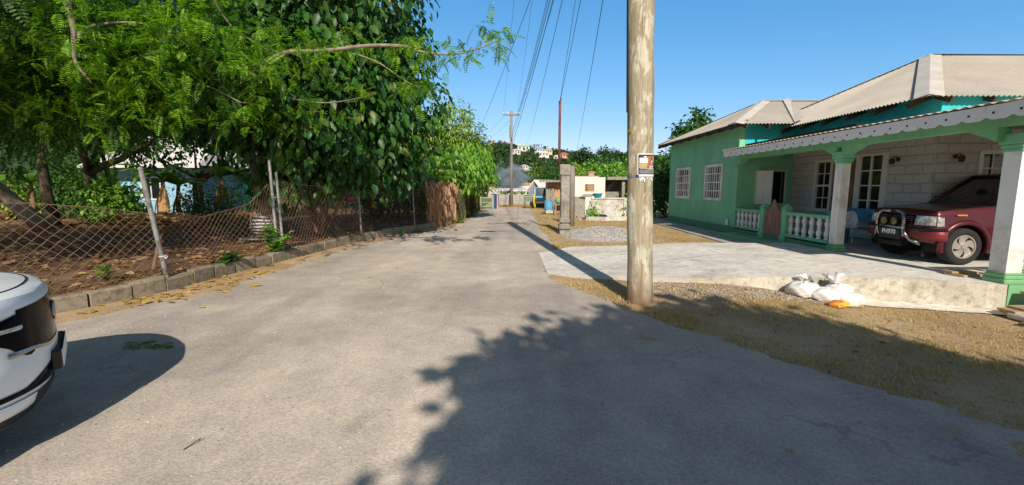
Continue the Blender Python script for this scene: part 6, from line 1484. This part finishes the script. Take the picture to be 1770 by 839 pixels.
# truck (blue light truck seen from the front)
TK=thing('truck','small blue and white truck facing the road behind the grey doors','truck',(2.35,34.2,0)); x0,x1=1.72,3.05; Y=34.0
m=MB(); m.bbox(x0,x1,Y,Y+1.3,.55,.95,.05); m.bbox(x0+.03,x1-.03,Y+1.35,Y+3.6,.5,.9,.03); m.prism([(Y+.02,.95),(Y+1.25,.95),(Y+1.2,1.55),(Y+.18,1.55)],x0+.02,x0+.09,'x'); m.prism([(Y+.02,.95),(Y+1.25,.95),(Y+1.2,1.55),(Y+.18,1.55)],x1-.09,x1-.02,'x'); m.bbox(x0,x1,Y+.15,Y+1.25,1.53,1.63,.03); obj('body',m,M['drum'],TK)
m=MB(); m.add([(x0+.09,Y+.04,.96),(x1-.09,Y+.04,.96),(x1-.09,Y+.2,1.53),(x0+.09,Y+.2,1.53)],[(0,1,2,3)]); obj('windscreen',m,M['carglass'],TK)
m=MB(); m.bbox(x0-.02,x1+.02,Y-.08,Y+.04,.38,.54,.02); obj('bumper',m,M['white'],TK)
for x in (x0+.2,x1-.2): m=MB(); m.lathe([(0,0),(.08,0),(.08,.02),(0,.03)],(0,0,0),12,'y'); m.v=[(x+a,Y-.02-b_*1.0,.68+c_) for a,b_,c_ in m.v]; obj('headlight',m,M['lens'],TK)
for x in (x0+.02,x1-.2):
    for yy in (Y+.35,Y+2.8): m=MB(); m.lathe([(0,0),(.29,.0),(.31,.03),(.31,.15),(.29,.18),(0,.18)],(x,yy,.31),18,'x'); obj('wheel',m,M['tyre'],TK,smooth=True,auto=40)
CT=thing('cart','dark green handcart standing left of the blue truck','cart',(1.3,34,0)); m=MB(); m.box(.98,1.55,33.6,34.8,.55,.58); 
for z in (.7,.85,1.0): m.box(.98,1.0,33.6,34.8,z-.05,z+.05); m.box(.98,1.55,33.6,33.62,z-.05,z+.05)
obj('box',m,M['green_dark'],CT)
for x in (.96,1.55): m=MB(); m.lathe([(.2,-.02),(.27,-.02),(.27,.02),(.2,.02)],(x,34.0,.27),18,'x'); obj('wheel',m,M['tyre'],CT)
m=MB(); m.tube([(1.05,33.6,.56),(1.05,33.55,.05)],.02,5); m.tube([(1.5,33.6,.56),(1.5,33.55,.05)],.02,5); obj('leg',m,M['darkwood'],CT)
m=MB(); m.tube([(1.68,33.4,1.05),(1.70,33.35,.5),(1.75,33.3,.1)],[.1,.12,.05],8); obj('yellow_sheet',m,M['yel'],None,'yellow plastic sheet hanging between cart and truck','sheet')
# ochre shed with grey doors
SH=thing('shed','ochre roadside shed with two grey doors and plank eave','shed',(3.0,31.5,0))
m=MB(); m.box(2.55,3.75,31.8,33.5,0,2.0); obj('wall',m,M['ochre'],SH)
for (a,b_) in ((2.45,2.74),(2.77,3.08)): m=MB(); m.bbox(a,b_,31.70,31.75,.15,1.62,.01); obj('door',m,M['conc'],SH)
m=MB(); m.obox((2.95,31.5,2.08),1.95,1.1,.06,rx=.05); 
for k in range(9): m.obox((2.05+.22*k,31.2,2.0),.05,.7,.08)
obj('eave',m,M['greywood'],SH)
m=MB(); m.bbox(3.45,4.0,30.0,30.06,.9,2.05,.01); m.tube([(3.5,30.03,0),(3.5,30.03,.9)],.03,6); m.tube([(3.95,30.03,0),(3.95,30.03,.9)],.03,6); obj('sign_board',m,M['ochre'],None,'mustard board on legs behind the concrete post','board')
m=MB(); x,y=PY(949,370,26.3)[:2]; 
D=thing('drum','cut light blue plastic drum leaning on the grass','drum',(x,y,0)); m.lathe([(.24,0),(.27,.05),(.265,.3),(.27,.32),(.265,.5),(.26,.78),(.24,.78),(.245,.05),(0,.04)],(0,0,0),22); mt=Matrix.Translation((x,y,.03))@Matrix.Rotation(.14,4,'X')@Matrix.Rotation(-.06,4,'Y'); m.v=[tuple(mt@Vector(p)) for p in m.v]; obj('shell',m,M['drum'],D,smooth=True,auto=40)
m=MB(); m.bbox(x-.22,x+.22,y-.33,y-.25,.06,.26,.03); obj('cut_flap',m,M['stained'],D)
ST_=thing('stool','wooden stool with a green cloth beside the concrete post','stool',(2.75,25.5,0)); m=MB(); m.box(2.5,3.0,25.3,25.7,.6,.64); obj('seat',m,M['lumber'],ST_)
for sx in (2.53,2.97):
    for sy in (25.33,25.67): m=MB(); m.box(sx-.025,sx+.025,sy-.025,sy+.025,0,.6); obj('leg',m,M['lumber'],ST_)
m=MB(); m.box(2.55,2.95,25.31,25.34,.2,.25); obj('stretcher',m,M['lumber'],ST_)
m=MB(); m.sphere((2.72,25.5,.84),.24,.2,.2,16,10,bump=.12,seed=6); obj('cloth_bundle',m,M['palegreen'],None,'pale green cloth bundle resting on the stool','cloth',smooth=True)
m=MB(); m.bbox(3.35,3.62,24.6,24.8,.05,.48,.02); m.sphere((3.48,24.59,.28),.04,.01,.04,8,6); obj('red_case',m,M['red'],None,'red square case standing right of the concrete post','case')
m=MB(); m.obox((3.6,24.2,.7),.5,.04,.1,ry=-.75); m.obox((3.62,24.25,.35),.08,.05,.7); obj('broken_board',m,M['greywood'],None,'pale broken board propped right of the concrete post','board')
# ruined building
RU=thing('ruin','roofless white and pink ruined building with breeze block window','ruined building',(5.2,26,0))
m=MB(); m.wall('y',26,26.18,3.4,5.08,0,2.24,[(4.30,4.86,1.36,1.8)]); m.box(5.08,5.5,26.003,26.18,0,2.2); 
for k,(a,b_,z0,z1) in enumerate([(5.08,5.42,1.75,2.2),(5.42,5.5,1.95,2.2)]): pass
m.box(3.4,3.58,26.18,29,0,2.2); obj('wall',m,M['cream'],RU)
m=MB(); 
for i in range(5):
    m.box(4.33+.11*i,4.36+.11*i,26.05,26.12,1.36,1.8)
for i in range(4): m.box(4.3,4.86,26.04,26.13,1.39+.12*i,1.42+.12*i)
obj('breeze_block_window',m,M['ochre'],RU)
m=MB(); m.box(3.38,5.1,25.99,26.19,2.243,2.28); obj('coping',m,M['pinkish'],RU)
m=MB(); m.bbox(4.68,5.0,27,27.3,2.0,2.5,.01); m.bbox(4.62,5.06,26.95,27.35,2.5,2.56,.01); obj('chimney',m,M['farpink'],RU)
m=MB(); m.box(5.55,7.6,25.6,29,2.05,2.22); obj('roof_slab',m,M['conc'],RU); m=MB(); m.box(5.0,7.6,28.9,29.05,0,2.05); obj('wall',m,M['greywood'],RU); m=MB(); m.box(6.45,6.62,25.8,25.95,0,2.05); m.box(7.0,7.1,25.8,28.9,0,2.05); obj('pillar',m,M['conc'],RU)
m=MB(); 
for k in range(8): m.box(5.5+.13*k,5.66+.13*k,26.6,27.6,0,1.0+.13*k) if False else m.obox((5.55+.13*k,27.2,1.15+.12*k),.16,.9,.10)
obj('stair',m,M['conc'],RU)
m=MB(); m.box(5.5,6.4,26.3,26.4,0,1.35); obj('wall',m,M['conc'],RU); m=MB(); m.box(7.1,7.5,25.7,25.85,.0,1.75); obj('wall',m,M['cream'],RU)
m=MB(); m.bbox(3.2,3.75,22.4,22.6,0,1.14,.02); m.bbox(3.2,3.38,22.6,25.9,0,1.0,.02); obj('garden_wall',m,M['conc'],None,'grey stained concrete wall end left of the slanted white wall','wall')
m=MB(); m.prism([(3.72,.12),(5.75,.12),(5.75,1.02),(4.02,1.02)],22.1,22.25); m.box(4.0,5.8,22.06,22.3,1.023,1.09); m.box(5.63,5.8,22.0,22.28,.1,1.02); obj('garden_wall',m,M['stained'],None,'low white stained wall with slanted end before the ruin','wall')
m=MB(); P=[(3.65,21.3),(4.4,20.9),(5.2,21.2),(6.1,21.8),(6.6,22.4)]
for a,b_ in zip(P,P[1:]):
    L=math.hypot(b_[0]-a[0],b_[1]-a[1]); m.obox(((a[0]+b_[0])/2,(a[1]+b_[1])/2,.09),L+.02,.16,.22+random.uniform(-.02,.02),rz=math.atan2(b_[1]-a[1],b_[0]-a[0]))
obj('planter_kerb',m,M['stained'],None,'crooked whitewashed concrete kerb in front of the low white wall','kerb')
m=MB(); m.lathe([(.16,0),(.22,.16),(.25,.2),(.25,.22),(.22,.22),(.14,.02),(0,.02)],(4.33,22.2,1.09),18); obj('basin',m,M['bluep'],None,'blue plastic basin on top of the low white wall','basin',smooth=True,auto=40)
m=MB(); 
for k in range(5): m.obox((3.75+.05*k,22.3+.03*k,1.13+.03*k),.6,.12,.025,rz=.1*k-.2)
obj('debris',m,M['greywood'],None,'jumble of old planks on the grey wall end','planks')
m=MB(); n=28
for i in range(n):
    for j in range(8): a=2*PI*i/n; b_=2*PI*j/8; m.v.append((4.35+(.26+.08*math.cos(b_))*math.cos(a),21.55+(.26+.08*math.cos(b_))*math.sin(a)*.9,.20+.08*math.sin(b_)))
m.f=[(i*8+j,((i+1)%n)*8+j,((i+1)%n)*8+(j+1)%8,i*8+(j+1)%8) for i in range(n) for j in range(8)]; m.m=[0]*len(m.f); obj('tyre',m,M['tyre'],None,'old tyre lying inside the whitewashed kerb','tyre',smooth=True)
def plant(label,b,h,r,n,mat,sz=.14):
    tree('plant',label,'plant',b,(b[0],b[1],b[2]+h*.4),[(b[0],b[1],b[2]+h*.6,r,r*.8,h*.45)],n,LEAF,sz,mat,'bark',.015,.01,clump=.1,per=6,shell=.3)
plant('bright potted style plant at the foot of the slanted white wall',(3.95,21.5,0),.6,.28,110,'lf_bright',.18)
tree('vine_bush','creeping bush over the right end of the low white wall','shrub',(6.2,22.6,0),(6.2,22.6,.6),[(6.2,22.5,.95,.65,.5,.65),(5.9,22.3,.55,.5,.4,.45),(6.5,22.8,.7,.6,.4,.6)],900,LEAF,.15,'lf_mango','bark',.03,.02,clump=.14,per=8,shell=.4)
random.seed(31)
for k,(u,v,r) in enumerate([(1013,380,.1),(1003,382,.08),(1085,378,.16)]):
    b=G(u,v,0); m=rock((b[0],b[1],r*.5),r,40+k); obj('stone',m,M['stained'],None,['pale stone by the left end of the whitewashed kerb','smaller pale stone beside the grey wall end','boulder at the right end of the whitewashed kerb'][k],'stone')
# ================================================================ SMOKE
m=MB(); sx,sy=PY(882,300,56)[0],56; m.sphere((sx+.3,sy,2.6),2.7,2.0,3.0,24,16)
mt=bpy.data.materials.new('smoke'); mt.use_nodes=True; nt=mt.node_tree; nt.nodes.clear(); o=nt.nodes.new('ShaderNodeOutputMaterial'); vp=nt.nodes.new('ShaderNodeVolumePrincipled'); vp.inputs['Color'].default_value=(.75,.85,1,1)
tc=nt.nodes.new('ShaderNodeTexCoord'); ns=nt.nodes.new('ShaderNodeTexNoise'); ns.inputs['Scale'].default_value=.8; ns.inputs['Detail'].default_value=5; ns.inputs['Distortion'].default_value=.6
le=nt.nodes.new('ShaderNodeVectorMath'); le.operation='LENGTH'; mp_=nt.nodes.new('ShaderNodeMapping'); mp_.vector_type='POINT'; mp_.inputs['Location'].default_value=(0,0,-.9); mp_.inputs['Scale'].default_value=(1/2.7,1/2.0,1/3.0); nt.links.new(tc.outputs['Object'],mp_.inputs[0]); nt.links.new(mp_.outputs[0],le.inputs[0])
fo=nt.nodes.new('ShaderNodeMath'); fo.operation='MULTIPLY_ADD'; fo.inputs[1].default_value=-.42; fo.inputs[2].default_value=.12; nt.links.new(le.outputs['Value'],fo.inputs[0]); su=nt.nodes.new('ShaderNodeMath'); su.operation='ADD'; nt.links.new(ns.outputs['Fac'],su.inputs[0]); nt.links.new(fo.outputs[0],su.inputs[1])
rp=nt.nodes.new('ShaderNodeMapRange'); rp.inputs['From Min'].default_value=.30; rp.inputs['From Max'].default_value=.62; rp.inputs['To Max'].default_value=2.2
nt.links.new(tc.outputs['Object'],ns.inputs[0]); nt.links.new(su.outputs[0],rp.inputs[0]); nt.links.new(rp.outputs[0],vp.inputs['Density']); nt.links.new(vp.outputs[0],o.inputs['Volume'])
obj('smoke',m,mt,None,'bluish smoke drifting up behind the end wall left of the distant pole','smoke',None,'stuff')
# ================================================================ WORLD, SUN, CAMERA
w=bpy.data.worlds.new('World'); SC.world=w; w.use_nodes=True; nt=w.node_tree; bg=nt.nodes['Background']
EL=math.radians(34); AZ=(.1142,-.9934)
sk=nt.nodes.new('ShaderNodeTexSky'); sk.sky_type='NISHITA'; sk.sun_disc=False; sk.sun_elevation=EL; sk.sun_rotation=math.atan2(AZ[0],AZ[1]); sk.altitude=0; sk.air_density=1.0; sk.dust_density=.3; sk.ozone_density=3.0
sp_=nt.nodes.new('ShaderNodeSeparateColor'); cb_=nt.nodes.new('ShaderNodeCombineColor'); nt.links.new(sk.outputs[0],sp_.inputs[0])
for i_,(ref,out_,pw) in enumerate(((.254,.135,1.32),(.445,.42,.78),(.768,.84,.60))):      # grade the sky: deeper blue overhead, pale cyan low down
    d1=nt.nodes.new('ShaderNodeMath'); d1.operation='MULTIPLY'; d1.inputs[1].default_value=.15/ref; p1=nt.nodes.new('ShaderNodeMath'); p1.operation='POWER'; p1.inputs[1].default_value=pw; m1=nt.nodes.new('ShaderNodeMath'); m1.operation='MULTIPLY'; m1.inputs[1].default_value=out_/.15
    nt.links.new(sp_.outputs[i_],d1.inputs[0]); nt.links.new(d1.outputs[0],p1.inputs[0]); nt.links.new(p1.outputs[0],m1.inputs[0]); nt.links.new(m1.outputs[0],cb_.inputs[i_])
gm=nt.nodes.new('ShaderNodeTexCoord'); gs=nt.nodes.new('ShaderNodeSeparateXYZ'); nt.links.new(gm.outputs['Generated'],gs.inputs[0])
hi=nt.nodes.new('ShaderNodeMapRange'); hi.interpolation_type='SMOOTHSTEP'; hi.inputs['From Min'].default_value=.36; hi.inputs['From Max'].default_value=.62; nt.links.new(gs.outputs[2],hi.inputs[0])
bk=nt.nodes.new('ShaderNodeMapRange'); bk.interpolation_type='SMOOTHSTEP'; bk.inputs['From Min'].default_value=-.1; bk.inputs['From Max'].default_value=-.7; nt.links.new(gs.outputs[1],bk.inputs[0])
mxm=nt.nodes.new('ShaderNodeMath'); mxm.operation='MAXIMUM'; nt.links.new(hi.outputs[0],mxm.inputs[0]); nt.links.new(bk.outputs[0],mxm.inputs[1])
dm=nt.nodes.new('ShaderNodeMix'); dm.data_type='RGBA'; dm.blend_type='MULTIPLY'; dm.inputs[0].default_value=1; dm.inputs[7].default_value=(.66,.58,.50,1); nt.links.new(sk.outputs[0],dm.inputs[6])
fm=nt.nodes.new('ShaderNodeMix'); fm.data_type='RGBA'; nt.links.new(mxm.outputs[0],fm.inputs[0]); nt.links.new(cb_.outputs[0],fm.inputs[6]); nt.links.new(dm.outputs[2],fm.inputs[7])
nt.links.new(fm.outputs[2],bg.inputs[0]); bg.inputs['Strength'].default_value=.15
L=bpy.data.lights.new('Sun','SUN'); L.energy=5.0; L.angle=math.radians(.53); L.color=(1,.92,.80)
so=bpy.data.objects.new('Sun',L); COL.objects.link(so); d=Vector((-AZ[0]*math.cos(EL),-AZ[1]*math.cos(EL),-math.sin(EL))); so.rotation_euler=d.to_track_quat('-Z','Y').to_euler(); so.location=(3,-20,20)
cam=bpy.data.cameras.new('Camera'); cam.sensor_width=36; cam.lens=F/1770*36; cam.clip_end=3000; cam.clip_start=.05
co=bpy.data.objects.new('Camera',cam); COL.objects.link(co); co.location=(0,0,CH); co.rotation_euler=(PI/2-TILT,0,0); SC.camera=co
SC.view_settings.view_transform='Standard'; SC.view_settings.look='None'; SC.view_settings.exposure=0
SC.render.engine='CYCLES'
